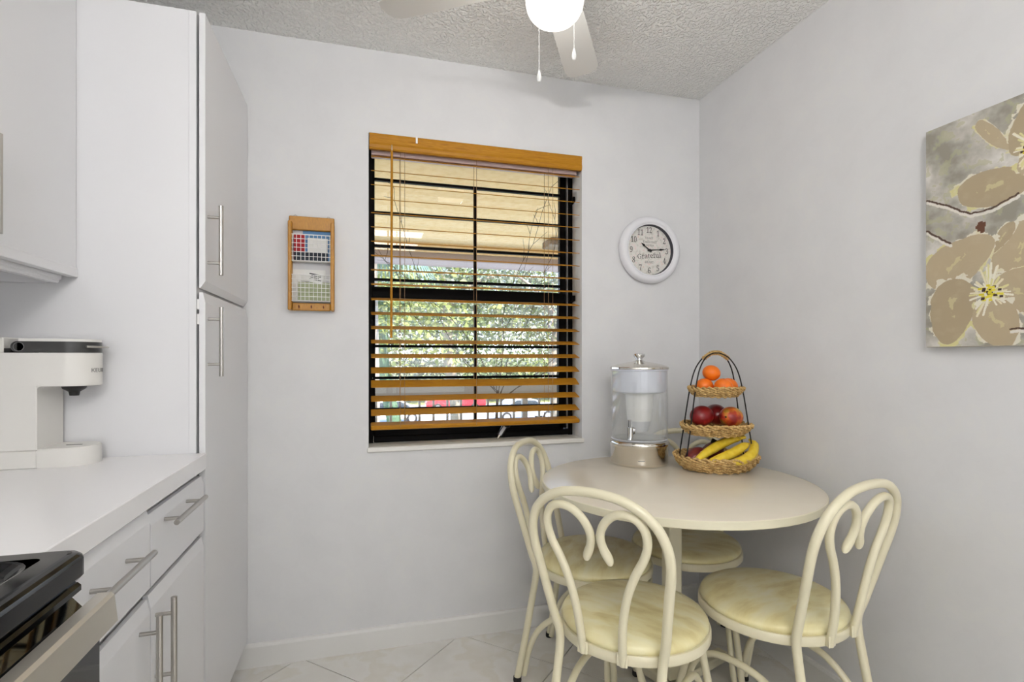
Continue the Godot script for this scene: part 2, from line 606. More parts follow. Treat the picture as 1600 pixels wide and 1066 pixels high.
	# baseboards
	for s in [["baseboard_back", 0], ["baseboard_right", 1]]:
		var st = newst()
		# profile with an eased top edge
		var pr = [Vector2(0, 0), Vector2(0.013, 0), Vector2(0.013, 0.078), Vector2(0.009, 0.088), Vector2(0, 0.09)]
		if s[1] == 0:
			var xf = Transform3D(Basis(Vector3(0, 0, 1), Vector3(1, 0, 0), Vector3(0, 1, 0)), Vector3(0, 0, BACK))
			plan_prism(st, pr, LEFT + 0.01, RIGHT - 0.013, xf)
		else:
			var xf = Transform3D(Basis(Vector3(-1, 0, 0), Vector3(0, 0, 1), Vector3(0, 1, 0)), Vector3(RIGHT, 0, 0))
			plan_prism(st, pr, BACK, FRONT, xf)
		struct(s[0], st, "trim_paint", "low white baseboard along the " + ("window wall" if s[1] == 0 else "wall with the canvas"))
	# marble sill
	var sl = newst()
	box(sl, Vector3((x0 + x1) / 2, 0.821, BACK - 0.075), Vector3(x1 - x0 + 0.0, 0.02, 0.15), 0.002)
	box(sl, Vector3((x0 + x1) / 2 + 0.001, 0.821, BACK + 0.006), Vector3(x1 - x0 + 0.014, 0.02, 0.012), 0.003)
	struct("trim_1", sl, "sill_marble", "white window sill slab")

func build_window():
	var w = struct_node("window_1", "black framed window with grid bars and two sashes")
	var zf = -2.375
	var d = 0.05
	var st = newst()
	var x0 = 0.0215
	var x1 = 0.9675
	# outer frame
	box(st, Vector3(x0 + 0.0105, 1.476, zf), Vector3(0.021, 1.29, d), 0.002)
	box(st, Vector3(x1 - 0.011, 1.476, zf), Vector3(0.022, 1.29, d), 0.002)
	box(st, Vector3(0.4945, 2.108, zf), Vector3(x1 - x0 - 0.044, 0.034, d), 0.002)
	box(st, Vector3(0.4945, 0.846, zf), Vector3(x1 - x0 - 0.044, 0.026, d), 0.002)
	part("frame", st, "window_black", w)
	# pale aluminium side track
	var tr = newst()
	box(tr, Vector3(0.942, 1.476, zf + 0.012), Vector3(0.006, 1.228, 0.02), 0.001)
	part("side_track", tr, "window_track", w)
	# upper sash with bars
	var us = newst()
	box(us, Vector3(0.924, 1.776, zf - 0.005), Vector3(0.03, 0.63, 0.03), 0.002)
	box(us, Vector3(0.0445, 1.776, zf - 0.005), Vector3(0.006, 0.63, 0.03), 0.002)
	part("upper_sash", us, "window_black", w)
	for y in [1.981, 1.836, 1.691, 1.543]:
		part("glazing_bar", one_box(Vector3(0.478, y, zf - 0.002), Vector3(0.862, 0.0115, 0.02), 0.001), "window_black", w)
	part("glazing_bar", one_box(Vector3(0.495, 1.735, zf - 0.002), Vector3(0.0125, 0.49, 0.018), 0.001), "window_black", w)
	part("glazing_bar", one_box(Vector3(0.495, 1.162, zf + 0.008), Vector3(0.012, 0.56, 0.018), 0.001), "window_black", w)
	# meeting rail and lower sash
	part("meeting_rail", one_box(Vector3(0.4825, 1.485, zf + 0.006), Vector3(0.896, 0.048, 0.045), 0.004), "window_black", w)
	var ls = newst()
	box(ls, Vector3(0.046, 1.163, zf + 0.008), Vector3(0.008, 0.596, 0.03), 0.002)
	box(ls, Vector3(0.917, 1.163, zf + 0.008), Vector3(0.038, 0.596, 0.03), 0.002)
	box(ls, Vector3(0.4825, 0.872, zf + 0.008), Vector3(0.88, 0.026, 0.03), 0.002)
	part("lower_sash", ls, "window_black", w)
	for y in [1.395, 1.251, 1.112, 0.975]:
		part("glazing_bar", one_box(Vector3(0.474, y, zf + 0.008), Vector3(0.848, 0.0115, 0.02), 0.001), "window_black", w)
	part("pane", one_box(Vector3(0.478, 1.80, zf - 0.006), Vector3(0.862, 0.585, 0.004)), "window_glass", w)
	part("pane", one_box(Vector3(0.474, 1.173, zf + 0.006), Vector3(0.848, 0.576, 0.004)), "window_glass", w)
	# latches on the right jamb
	for y in [1.935, 1.466]:
		var lt = newst()
		plan_prism(lt, [Vector2(0, 0), Vector2(0.035, 0.004), Vector2(0.035, 0.026), Vector2(0.03, 0.03)], -0.008, 0.008, Transform3D(Basis(Vector3(0, 0, 1), Vector3(1, 0, 0), Vector3(0, 1, 0)), Vector3(0.958, y, zf + 0.026)))
		part("latch", lt, "window_black", w)

func build_blind():
	var b = thing("window_blind", "golden brown wooden slat blind hung in the window", "blind", Vector3(0.4945, 0, -2.268))
	var hw = 0.4705
	# valance with a moulded face (profile in z, y)
	var v = newst()
	var pr = [Vector2(-0.012, 2.062), Vector2(0.006, 2.060), Vector2(0.011, 2.066), Vector2(0.013, 2.078), Vector2(0.010, 2.088), Vector2(0.010, 2.106), Vector2(0.013, 2.114), Vector2(0.012, 2.124), Vector2(-0.012, 2.124)]
	var xf = Transform3D(Basis(Vector3(0, 0, 1), Vector3(1, 0, 0), Vector3(0, 1, 0)), Vector3(0, 0, 0.026))
	plan_prism(v, pr, -hw, hw, xf)
	part("valance", v, "blind_wood", b)
	part("valance_clip", one_box(Vector3(-0.279, 2.112, 0.0395), Vector3(0.008, 0.026, 0.004), 0.001), "wire_white", b)
	part("headrail", one_box(Vector3(0, 2.072, -0.028), Vector3(0.925, 0.042, 0.05), 0.003), "blind_headrail", b)
	# slats: height, tilt (room edge down, degrees)
	var ys = [2.041, 1.982, 1.923, 1.864, 1.806, 1.747, 1.687, 1.628, 1.568, 1.508, 1.446, 1.386, 1.327, 1.268, 1.208, 1.148, 1.091, 1.029, 0.971]
	var tilt = [19.5, 18.6, 17.6, 16.6, 15.6, 14.6, 14.0, 13.6, 13.0, 13.0, 13.5, 14.0, 14.5, 15.0, 16.0, 23.0, 29.0, 19.0, 20.5]
	var slat = newst()
	box(slat, Vector3.ZERO, Vector3(0.927, 0.003, 0.058), 0.0012)
	var sm = slat.commit()
	for i in ys.size():
		var s = part("slat", sm, "blind_wood", b)
		s.position = Vector3(0.0, ys[i], 0.0)
		s.rotation_degrees.x = tilt[i]
	var br = part("bottom_rail", one_box(Vector3.ZERO, Vector3(0.93, 0.019, 0.054), 0.004), "blind_wood", b)
	br.position = Vector3(0, 0.914, 0.0)
	br.rotation_degrees.x = 12.0
	# ladder cords, front and back
	for x in [-0.345, -0.021, 0.31]:
		for z in [-0.029, 0.029]:
			var cd = newst()
			var pts = []
			pts.append(Vector3(x, 2.06, z))
			for i in ys.size():
				pts.append(Vector3(x, ys[i] - sin(deg_to_rad(tilt[i])) * z, z * cos(deg_to_rad(tilt[i])) + signf(z) * 0.001))
			pts.append(Vector3(x, 0.914 - z * 0.2, z))
			tube(cd, pts, 0.0011, 5)
			part("ladder_cord", cd, "blind_cord", b)
	for x in [-0.328, 0.33]:
		var lc = newst()
		tube(lc, [Vector3(x, 2.06, 0.032), Vector3(x, 0.92, 0.031)], 0.0009, 5)
		part("lift_cord", lc, "blind_cord", b)
	# tilt wand
	var wd = newst()
	tube(wd, [Vector3(-0.381, 2.055, 0.045), Vector3(-0.3835, 1.283, 0.043)], 0.0052, 10)
	part("tilt_wand", wd, "blind_wood", b)
	var hk = newst()
	tube(hk, smooth_path([Vector3(-0.381, 2.076, 0.034), Vector3(-0.381, 2.079, 0.044), Vector3(-0.381, 2.07, 0.047), Vector3(-0.381, 2.054, 0.045)]), 0.0017, 6)
	part("wand_hook", hk, "handle_steel", b)

func build_sill_gadget():
	# small crank handle lying against the lower sash
	var t = thing("window_crank", "small grey and black crank handle leaning on the window sill", "handle", Vector3(0.585, 0.834, -2.31), 0)
	var a = newst()
	var dir = Vector3(0.055, 0.075, -0.02)
	var xf = Transform3D(Basis(Quaternion(Vector3.UP, dir.normalized())), Vector3.ZERO)
	box(a, Vector3(0, 0.042, 0), Vector3(0.017, 0.046, 0.012), 0.003, xf)
	part("grip", a, "filter_grey", t)
	var b = newst()
	tube(b, [Vector3(0, 0.0, 0), xf * Vector3(0, 0.02, 0)], [0.004, 0.006], 8)
	part("tip", b, "handle_steel", t)
	var c = newst()
	box(c, Vector3(-0.010, 0.043, 0.0), Vector3(0.004, 0.052, 0.014), 0.001, xf)
	box(c, Vector3(0.010, 0.043, 0.0), Vector3(0.004, 0.052, 0.014), 0.001, xf)
	box(c, Vector3(0.006, 0.078, 0.0), Vector3(0.03, 0.02, 0.016), 0.004, xf)
	part("arm", c, "black_plastic", t)

# ---------------------------------------------------------------- cabinets
const FACE = -0.432     # front plane of doors and drawers

# bar pull standing off a face at x = FACE (or another plane), along axis 1 (y) or 2 (z)
func bar_pull(parent, mid, length, axis, reach = 0.035, inset = 0.035):
	var d = Vector3.ZERO
	d[axis] = 1.0
	var st = newst()
	tube(st, [mid - d * length / 2, mid + d * length / 2], 0.0062, 14)
	for s in [-1.0, 1.0]:
		var p = mid + d * s * (length / 2 - inset)
		tube(st, [p, p - Vector3(reach, 0, 0)], 0.0042, 10, false)
	return part("handle", st, "steel_brushed", parent)

# door or drawer front: profile (outward, height) extruded along z
func front_panel(called, prof, z0, z1, parent, m = "cabinet_white"):
	var st = newst()
	var xf = Transform3D(Basis(Vector3(1, 0, 0), Vector3(0, 0, 1), Vector3(0, 1, 0)), Vector3.ZERO)
	plan_prism(st, prof, z0, z1, xf)
	return part(called, st, m, parent)

func build_cabinets():
	# tall pantry
	var p = thing("pantry_cabinet", "tall white pantry cupboard with two doors beside the window wall", "cabinet", Vector3(0, 0, 0))
	var st = newst()
	var bx = -0.454
	box(st, Vector3((LEFT + 0.001 + bx) / 2, (0.105 + 2.18) / 2, (BACK + 0.001 - 1.67) / 2), Vector3(bx - LEFT - 0.001, 2.075, -1.67 - BACK - 0.001), 0.0015)
	part("body", st, "cabinet_white", p)
	part("edge_strip", one_box(Vector3(-0.463, 1.1425, -1.6692), Vector3(0.0185, 2.07, 0.0024), 0.0008), "cabinet_white", p)
	part("toe_kick", one_box(Vector3((LEFT + 0.001 - 0.52) / 2, 0.0535, (BACK + 0.014 - 1.67) / 2), Vector3(-0.52 - LEFT - 0.001, 0.1025, -1.671 - BACK - 0.014)), "cabinet_white", p)
	var x0 = FACE - 0.0155
	var du = front_panel("door", [Vector2(x0, 1.398), Vector2(x0 + 0.003, 1.398), Vector2(FACE, 1.418), Vector2(FACE, 2.178), Vector2(FACE - 0.001, 2.179), Vector2(x0, 2.179)], BACK + 0.004, -1.6735, p)
	bar_pull(du, Vector3(-0.397, 1.54, -1.697), 0.202, 1)
	var dl = front_panel("door", [Vector2(x0, 0.106), Vector2(FACE, 0.106), Vector2(FACE, 1.357), Vector2(FACE - 0.006, 1.386), Vector2(x0, 1.386)], BACK + 0.004, -1.6735, p)
	bar_pull(dl, Vector3(-0.397, 1.2465, -1.701), 0.201, 1)
	# hinges seen in the slit
	for y in [1.352, 1.31, 0.4]:
		part("hinge", one_box(Vector3(-0.4505, y, -1.69), Vector3(0.0062, 0.03, 0.03), 0.001), "wire_white", p)

	# wall cupboard
	var u = thing("wall_cabinet", "white wall cupboard hung above the coffee maker", "cabinet", Vector3(0, 0, 0))
	st = newst()
	box(st, Vector3((LEFT + 0.001 - 0.757) / 2, (1.44 + 2.18) / 2, (-1.669 - 0.87) / 2), Vector3(-0.757 - LEFT - 0.001, 0.74, 0.799), 0.001)
	part("body", st, "cabinet_white", u)
	part("bottom_panel", one_box(Vector3((LEFT + 0.002 - 0.785) / 2, 1.4335, -1.2695), Vector3(-0.785 - LEFT - 0.002, 0.012, 0.797)), "cabinet_white", u)
	part("back_ledger", one_box(Vector3((LEFT + 0.002 - 0.80) / 2, 1.4115, -1.6605), Vector3(-0.80 - LEFT - 0.002, 0.031, 0.016), 0.001), "cabinet_white", u)
	var rail = newst()
	var rp = [Vector2(-0.785, 1.396), Vector2(-0.768, 1.396), Vector2(-0.766, 1.400), Vector2(-0.766, 1.403), Vector2(-0.761, 1.406), Vector2(-0.759, 1.4395), Vector2(-0.785, 1.4395)]
	plan_prism(rail, rp, -1.645, -0.871, Transform3D(Basis(Vector3(1, 0, 0), Vector3(0, 0, 1), Vector3(0, 1, 0)), Vector3.ZERO))
	part("light_rail", rail, "cabinet_white", u)
	for z in [[-1.6675, -1.272], [-1.268, -0.872]]:
		var d = front_panel("door", [Vector2(-0.756, 1.415), Vector2(-0.735, 1.415), Vector2(-0.734, 1.4165), Vector2(-0.734, 1.4365), Vector2(-0.738, 1.440), Vector2(-0.738, 2.179), Vector2(-0.756, 2.179)], z[0], z[1], u)
		var hz = z[1] - 0.022 if z[0] < -1.5 else z[0] + 0.04
		bar_pull(d, Vector3(-0.703, 1.55, hz), 0.2, 1)

	# base unit
	var b = thing("base_cabinet", "white base cabinet with two drawers over two doors", "cabinet", Vector3(0, 0, 0))
	st = newst()
	box(st, Vector3((LEFT + 0.001 - 0.4535) / 2, 0.495, (-1.667 - 0.873) / 2), Vector3(-0.4535 - LEFT - 0.001, 0.78, 0.794), 0.001)
	part("body", st, "cabinet_white", b)
	part("toe_kick", one_box(Vector3((LEFT + 0.001 - 0.52) / 2, 0.0525, -1.271), Vector3(-0.52 - LEFT - 0.001, 0.1045, 0.79)), "cabinet_white", b)
	for q in [[-1.658, -1.277, 0.704, 0.868, -1.431, 0.836, 0.222], [-1.271, -0.876, 0.704, 0.879, -1.088, 0.815, 0.205]]:
		var d = front_panel("drawer", [Vector2(x0, q[2]), Vector2(x0 + 0.006, q[2]), Vector2(FACE, q[2] + 0.012), Vector2(FACE, q[3] - 0.024), Vector2(FACE - 0.006, q[3]), Vector2(x0, q[3])], q[0], q[1], b)
		bar_pull(d, Vector3(-0.397, q[5], q[4]), q[6], 2)
	for q in [[-1.658, -1.277, 0.697, -1.303], [-1.271, -0.876, 0.692, -1.218]]:
		var d = front_panel("door", [Vector2(x0, 0.115), Vector2(FACE, 0.115), Vector2(FACE, q[2] - 0.028), Vector2(FACE - 0.006, q[2]), Vector2(x0, q[2])], q[0], q[1], b)
		bar_pull(d, Vector3(-0.397, 0.578, q[3]), 0.202, 1)

	# worktop
	st = newst()
	box(st, Vector3((LEFT + 0.001 - 0.427) / 2, 0.9085, (-1.6675 - 0.872) / 2), Vector3(-0.427 - LEFT - 0.001, 0.045, 0.7955), 0.002)
	var w = thing("countertop", "long white laminate worktop under the coffee maker", "countertop", Vector3.ZERO)
	part("slab", st, "counter_laminate", w)
	part("seam_strip", one_box(Vector3(-0.78, 0.9325, -0.877), Vector3(0.56, 0.003, 0.018), 0.001), "chair_enamel", w)

# plan outline with a half-round front: x from xa to centre xc, half width r, middle line zc
func front_round(xa, xc, zc, r, off = 0.0):
	var p = []
	var rc = 0.008
	p.append(Vector2(xa - off, zc - r - off))
	var n = 22
	for i in n + 1:
		var t = -PI / 2 + PI * i / n
		p.append(Vector2(xc + (r + off) * cos(t), zc + (r + off) * sin(t)))
	p.append(Vector2(xa - off, zc + r + off))
	return p

func build_coffee_maker():
	var t = thing("coffee_maker", "slim white pod coffee maker with dark lid on the worktop", "coffee maker", Vector3(0, 0.9312, 0))
	var xc = -0.715
	var zc = -1.60
	var r = 0.06
	var xa = -1.03
	# base with drip tray
	var st = newst()
	plan_prism(st, front_round(-0.7625, xc, zc, r - 0.001), 0.0, 0.044, Transform3D(), true)
	plan_prism(st, front_round(-0.7625, xc, zc, r - 0.003), 0.044, 0.0465, Transform3D(), true)
	part("drip_tray", st, "coffee_white", t)
	part("tray_slot", one_box(Vector3(-0.712, 0.0467, zc), Vector3(0.034, 0.0008, 0.006)), "print_dark", t)
	# rear column
	st = newst()
	box(st, Vector3((xa - 0.763) / 2, 0.0215, zc), Vector3(-0.763 - xa, 0.043, 2 * r), 0.002)
	box(st, Vector3((xa - 0.7625) / 2, 0.0435 + 0.08, zc), Vector3(-0.7625 - xa, 0.16, 2 * r), 0.002)
	part("column", st, "coffee_white", t)
	# head
	st = newst()
	plan_prism(st, front_round(xa, xc, zc, r), 0.2, 0.281, Transform3D(), true)
	plan_prism(st, front_round(xa, xc, zc, r - 0.002), 0.1985, 0.2, Transform3D(), true)
	# fillet at the inner corner of the cup space
	var fl = []
	for i in 7:
		var a = PI / 2 * i / 6
		fl.append(Vector2(-0.7625 + 0.007 - 0.007 * sin(a), 0.1985 - 0.007 + 0.007 * cos(a)))
	fl.append(Vector2(-0.7625, 0.1985))
	plan_prism(st, fl, zc - r + 0.002, zc + r - 0.002, Transform3D(Basis(Vector3(1, 0, 0), Vector3(0, 0, 1), Vector3(0, 1, 0)), Vector3.ZERO))
	box(st, Vector3((xa - 0.829) / 2, 0.2995, zc), Vector3(-0.829 - xa, 0.038, 2 * r), 0.002)
	part("head", st, "coffee_white", t)
	# dark lid band with pivot and lift tab, white cap above
	var lid = newst()
	plan_prism(lid, front_round(-0.802, xc, zc, r - 0.0008), 0.2825, 0.309, Transform3D(), true)
	lathe(lid, [Vector2(0, 2 * r - 0.0016), Vector2(0.0132, 2 * r - 0.0016), Vector2(0.0132, 0), Vector2(0, 0)], 24, Transform3D(Basis(Vector3(1, 0, 0), Vector3(0, 0, 1), Vector3(0, -1, 0)), Vector3(-0.802, 0.2958, zc - r + 0.0008)))
	var l = part("lid", lid, "coffee_lid", t)
	st = newst()
	lathe(st, [Vector2(0.0096, 0), Vector2(0.0106, 0.001), Vector2(0.0116, 0)], 28, Transform3D(Basis(Vector3(1, 0, 0), Vector3(0, 0, 1), Vector3(0, -1, 0)), Vector3(-0.799, 0.2958, zc + r - 0.0008)))
	part("pivot_ring", st, "logo_grey", l)
	st = newst()
	tube(st, smooth_path([Vector3(-0.668, 0.297, zc + 0.042), Vector3(-0.652, 0.2965, zc + 0.026), Vector3(-0.642, 0.296, zc), Vector3(-0.652, 0.2965, zc - 0.026), Vector3(-0.668, 0.297, zc - 0.042)]), 0.0045, 10, true, false, 0.6)
	part("lift_tab", st, "steel_brushed", l)
	st = newst()
	plan_prism(st, front_round(-0.80, xc, zc, r - 0.0015), 0.309, 0.3155, Transform3D(), true)
	part("lid_cap", st, "coffee_white", t)
	part("lid_gap_shade", one_box(Vector3(-0.822, 0.2865, zc), Vector3(0.013, 0.011, 2 * r - 0.006)), "black_plastic", t)  # dark strip standing in for the shadow gap behind the lid
	# pod nozzle
	st = newst()
	lathe(st, [Vector2(0, -0.027), Vector2(0.010, -0.026), Vector2(0.012, -0.016), Vector2(0.024, -0.008), Vector2(0.027, 0.0), Vector2(0, 0.0)], 24, Transform3D(Basis(), Vector3(-0.712, 0.1984, zc)))
	part("nozzle", st, "black_plastic", t)
	# raised lettering bent round the front
	var tm = text_mesh("KEURIG", 0.0165, 0.001, false)
	var arr = tm.get_mesh_arrays()
	var V = arr[Mesh.ARRAY_VERTEX]
	var bb = tm.get_aabb()
	var k = deg_to_rad(29.0) / (bb.size.x / 2)
	var yk = 0.0098 / bb.size.y
	var ymid = bb.position.y + bb.size.y / 2
	var xmid = bb.position.x + bb.size.x / 2
	var NN = PackedVector3Array()
	for i in V.size():
		var a = -(V[i].x - xmid) * k
		var rr = r + 0.0002 + (0.0004 if V[i].z > 0.0 else 0.0)
		V[i] = Vector3(xc + rr * cos(a), 0.2375 + (V[i].y - ymid) * yk, zc + rr * sin(a))
		NN.append(Vector3(cos(a), 0, sin(a)))
	var a2 = []
	a2.resize(Mesh.ARRAY_MAX)
	a2[Mesh.ARRAY_VERTEX] = V
	a2[Mesh.ARRAY_NORMAL] = NN
	if arr[Mesh.ARRAY_INDEX] != null:
		a2[Mesh.ARRAY_INDEX] = arr[Mesh.ARRAY_INDEX]
	var am = ArrayMesh.new()
	am.add_surface_from_arrays(Mesh.PRIMITIVE_TRIANGLES, a2)
	part("lettering", am, "logo_grey", t)

func rr_loop(x0, x1, z0, z1, r, y, n = 6):
	var p = []
	for c in [[x1 - r, z1 - r, 0.0], [x0 + r, z1 - r, PI / 2], [x0 + r, z0 + r, PI], [x1 - r, z0 + r, 1.5 * PI]]:
		for i in n + 1:
			var t = c[2] + PI / 2 * i / n
			p.append(Vector3(c[0] + r * cos(t), y, c[1] + r * sin(t)))
	return p

func loft(st, loops, cap_first, cap_last, inside):
	for i in loops.size() - 1:
		var a = loops[i]
		var b = loops[i + 1]
		for k in a.size():
			var l = (k + 1) % a.size()
			face_out(st, [a[k], a[l], b[l], b[k]], inside)
	if cap_first:
		face_out(st, loops[0], inside)
	if cap_last:
		face_out(st, loops[-1], inside)

func build_range():
	var t = thing("kitchen_range", "black enamel electric range with a broad steel oven handle", "stove", Vector3.ZERO)
	var z0 = -0.858
	var z1 = -0.105
	part("body", one_box(Vector3((LEFT + 0.02 - 0.41) / 2, 0.452, (z0 + z1) / 2), Vector3(-0.41 - LEFT - 0.02, 0.902, z1 - z0 - 0.02), 0.003), "black_enamel", t)
	# cooktop: raised rim round a sunken field
	var st = newst()
	var xa = LEFT + 0.015
	var xb = -0.363
	var loops = []
	for s in [[0.004, 0.903], [0.0, 0.908], [0.0, 0.930], [0.0015, 0.9345], [0.005, 0.938], [0.010, 0.9395], [0.014, 0.940], [0.036, 0.940]]:
		loops.append(rr_loop(xa + s[0], xb - s[0], z0 + s[0], z1 - s[0], maxf(0.022 - s[0] * 0.3, 0.01), s[1]))
	loft(st, loops, true, false, Vector3((xa + xb) / 2, 0.92, (z0 + z1) / 2))
	var inner = []
	for s in [[0.036, 0.940], [0.039, 0.9392], [0.044, 0.935], [0.050, 0.9285], [0.056, 0.927]]:
		inner.append(rr_loop(xa + s[0], xb - s[0], z0 + s[0], z1 - s[0], 0.05, s[1]))
	loft(st, inner, false, false, Vector3((xa + xb) / 2, 0.5, (z0 + z1) / 2))
	face_out(st, inner[-1], Vector3((xa + xb) / 2, 0.5, (z0 + z1) / 2))
	part("cooktop", st, "black_enamel", t)
	# coil burners with trim rings
	for c in [[-0.55, -0.66], [-0.55, -0.30], [-0.86, -0.66], [-0.86, -0.30]]:
		var ring = newst()
		lathe(ring, [Vector2(0.09, 0.9272), Vector2(0.098, 0.931), Vector2(0.104, 0.931), Vector2(0.108, 0.9272)], 36, Transform3D(Basis(), Vector3(c[0], 0, c[1])))
		var rg = part("burner", ring, "chrome", t)
		var coil = newst()
		var pts = []
		for i in 110:
			var a = TAU * i / 26.0
			pts.append(Vector3(c[0] + cos(a) * (0.02 + 0.0006 * i), 0.9335, c[1] + sin(a) * (0.02 + 0.0006 * i)))
		tube(coil, pts, 0.0042, 7)
		part("coil", coil, "black_plastic", rg)
	# front nose and sloping control panel
	var xf = Transform3D(Basis(Vector3(1, 0, 0), Vector3(0, 0, 1), Vector3(0, 1, 0)), Vector3.ZERO)
	st = newst()
	plan_prism(st, [Vector2(-0.409, 0.878), Vector2(-0.376, 0.878), Vector2(-0.372, 0.882), Vector2(-0.372, 0.889), Vector2(-0.376, 0.893), Vector2(-0.409, 0.896)], z0 + 0.004, z1 - 0.004, xf)
	part("vent_nose", st, "black_enamel", t)
	st = newst()
	plan_prism(st, [Vector2(-0.409, 0.72), Vector2(-0.350, 0.72), Vector2(-0.350, 0.836), Vector2(-0.385, 0.8775), Vector2(-0.409, 0.8775)], z0 + 0.006, z1 - 0.006, xf)
	part("control_panel", st, "black_glass", t)
	for z in [-0.52, -0.43, -0.34, -0.25]:
		var kn = newst()
		lathe(kn, [Vector2(0, 0.022), Vector2(0.013, 0.021), Vector2(0.016, 0.004), Vector2(0.019, 0.0)], 24, Transform3D(Basis(Quaternion(Vector3.UP, Vector3(0.76, 0.65, 0))), Vector3(-0.368, 0.8574, z)))
		part("knob", kn, "black_plastic", t)
	# oven door and handle
	part("oven_door", one_box(Vector3(-0.3885, 0.43, (z0 + z1) / 2), Vector3(0.041, 0.57, z1 - z0 - 0.012), 0.004), "black_glass", t)
	st = newst()
	plan_prism(st, [Vector2(-0.349, 0.838), Vector2(-0.326, 0.838), Vector2(-0.322, 0.842), Vector2(-0.326, 0.878), Vector2(-0.330, 0.882), Vector2(-0.346, 0.882), Vector2(-0.349, 0.879)], z0 + 0.022, z1 - 0.022, xf)
	part("handle", st, "handle_steel", t)

# ---------------------------------------------------------------- things on the walls
func build_letter_rack():
	var x = -0.1965
	var t = thing("letter_rack", "wooden wall letter rack with two white wire baskets", "letter rack", Vector3(x, 1.385, BACK))
	var hw = 0.0855
	var H = 0.374
	for s in [-1.0, 1.0]:
		var st = newst()
		box(st, Vector3(s * (hw - 0.007), H / 2 - 0.012, 0.024), Vector3(0.014, H - 0.026, 0.046), 0.003)
		part("side_board", st, "rack_wood", t)
	part("top_board", one_box(Vector3(0, H - 0.027, 0.0115), Vector3(2 * hw - 0.002, 0.054, 0.015), 0.003), "rack_wood", t)
	part("bottom_board", one_box(Vector3(0, 0.016, 0.024), Vector3(2 * hw - 0.03, 0.03, 0.014), 0.003), "rack_wood", t)
	for k in 3:
		var st = newst()
		tube(st, smooth_path([Vector3(-0.045 + 0.045 * k, 0.016, 0.031), Vector3(-0.045 + 0.045 * k, 0.012, 0.040), Vector3(-0.045 + 0.045 * k, 0.014, 0.047), Vector3(-0.045 + 0.045 * k, 0.020, 0.049)]), 0.0022, 8)
		part("hook", st, "hook_brown", t)
	for s in [-0.062, 0.062]:
		var st = newst()
		var ring = []
		for i in 14:
			var a = TAU * i / 14
			ring.append(Vector3(s + cos(a) * 0.006, H + 0.001 + sin(a) * 0.006, 0.006))
		tube(st, ring, 0.0012, 6, false, true)
		part("hanger", st, "steel_brushed", t)
	for y in [0.195, 0.038]:
		var st = newst()
		var top = y + 0.102
		for i in 10:
			var px = -0.069 + 0.138 * i / 9.0
			tube(st, [Vector3(px, top, 0.043), Vector3(px, y, 0.043), Vector3(px, y, 0.006)], 0.0013, 6)
		for i in 7:
			var py = y + 0.102 * i / 6.0
			tube(st, [Vector3(-0.0715, py, 0.0435), Vector3(0.0715, py, 0.0435)], 0.0013 if i < 6 else 0.0019, 6)
		for i in 4:
			var pz = 0.010 + 0.0085 * i
			tube(st, [Vector3(-0.0715, y, pz), Vector3(0.0715, y, pz)], 0.0012, 6)
		part("wire_basket", st, "wire_white", t)
	# letters and cards standing in the baskets
	var put = func(called, m, label, px, py, pz, w, h, roll):
		var o = thing(called, label, "paper", Vector3(x + px, 1.385 + py, BACK + pz), 0)
		o.rotation_degrees = Vector3(-4, 0, roll)
		var st = newst()
		box(st, Vector3(0, h / 2, 0), Vector3(w, h, 0.0012))
		part("sheet", st, m, o)
		return o
	put.call("envelope", "paper_blue", "pale blue envelope in the upper wire basket", 0.018, 0.1985, 0.013, 0.105, 0.122, 0)
	put.call("booklet", "paper_red", "red booklet standing in the upper wire basket", -0.046, 0.1985, 0.019, 0.042, 0.105, 0)
	put.call("envelope", "paper_white", "white letter standing in the upper wire basket", 0.022, 0.1985, 0.024, 0.075, 0.092, 0)
	put.call("booklet", "paper_dark", "dark grey leaflet low in the upper wire basket", -0.002, 0.1985, 0.030, 0.125, 0.032, 0)
	put.call("envelope", "paper_white", "broad white envelope standing in the lower wire basket", -0.012, 0.0415, 0.013, 0.125, 0.125, 0)
	put.call("card", "paper_green", "grey green patterned card in the lower wire basket", 0.01, 0.0415, 0.032, 0.12, 0.072, 0)
	var bc = put.call("card", "paper_white", "printed white business card leaning above the lower basket", 0.008, 0.112, 0.030, 0.064, 0.04, -10)
	for k in 4:
		part("print_line", one_box(Vector3(0.0 + 0.004 * (k % 2), 0.033 - 0.007 * k, 0.0008), Vector3(0.044 - 0.006 * (k % 3), 0.0026 if k else 0.0045, 0.0004)), "print_dark", bc)

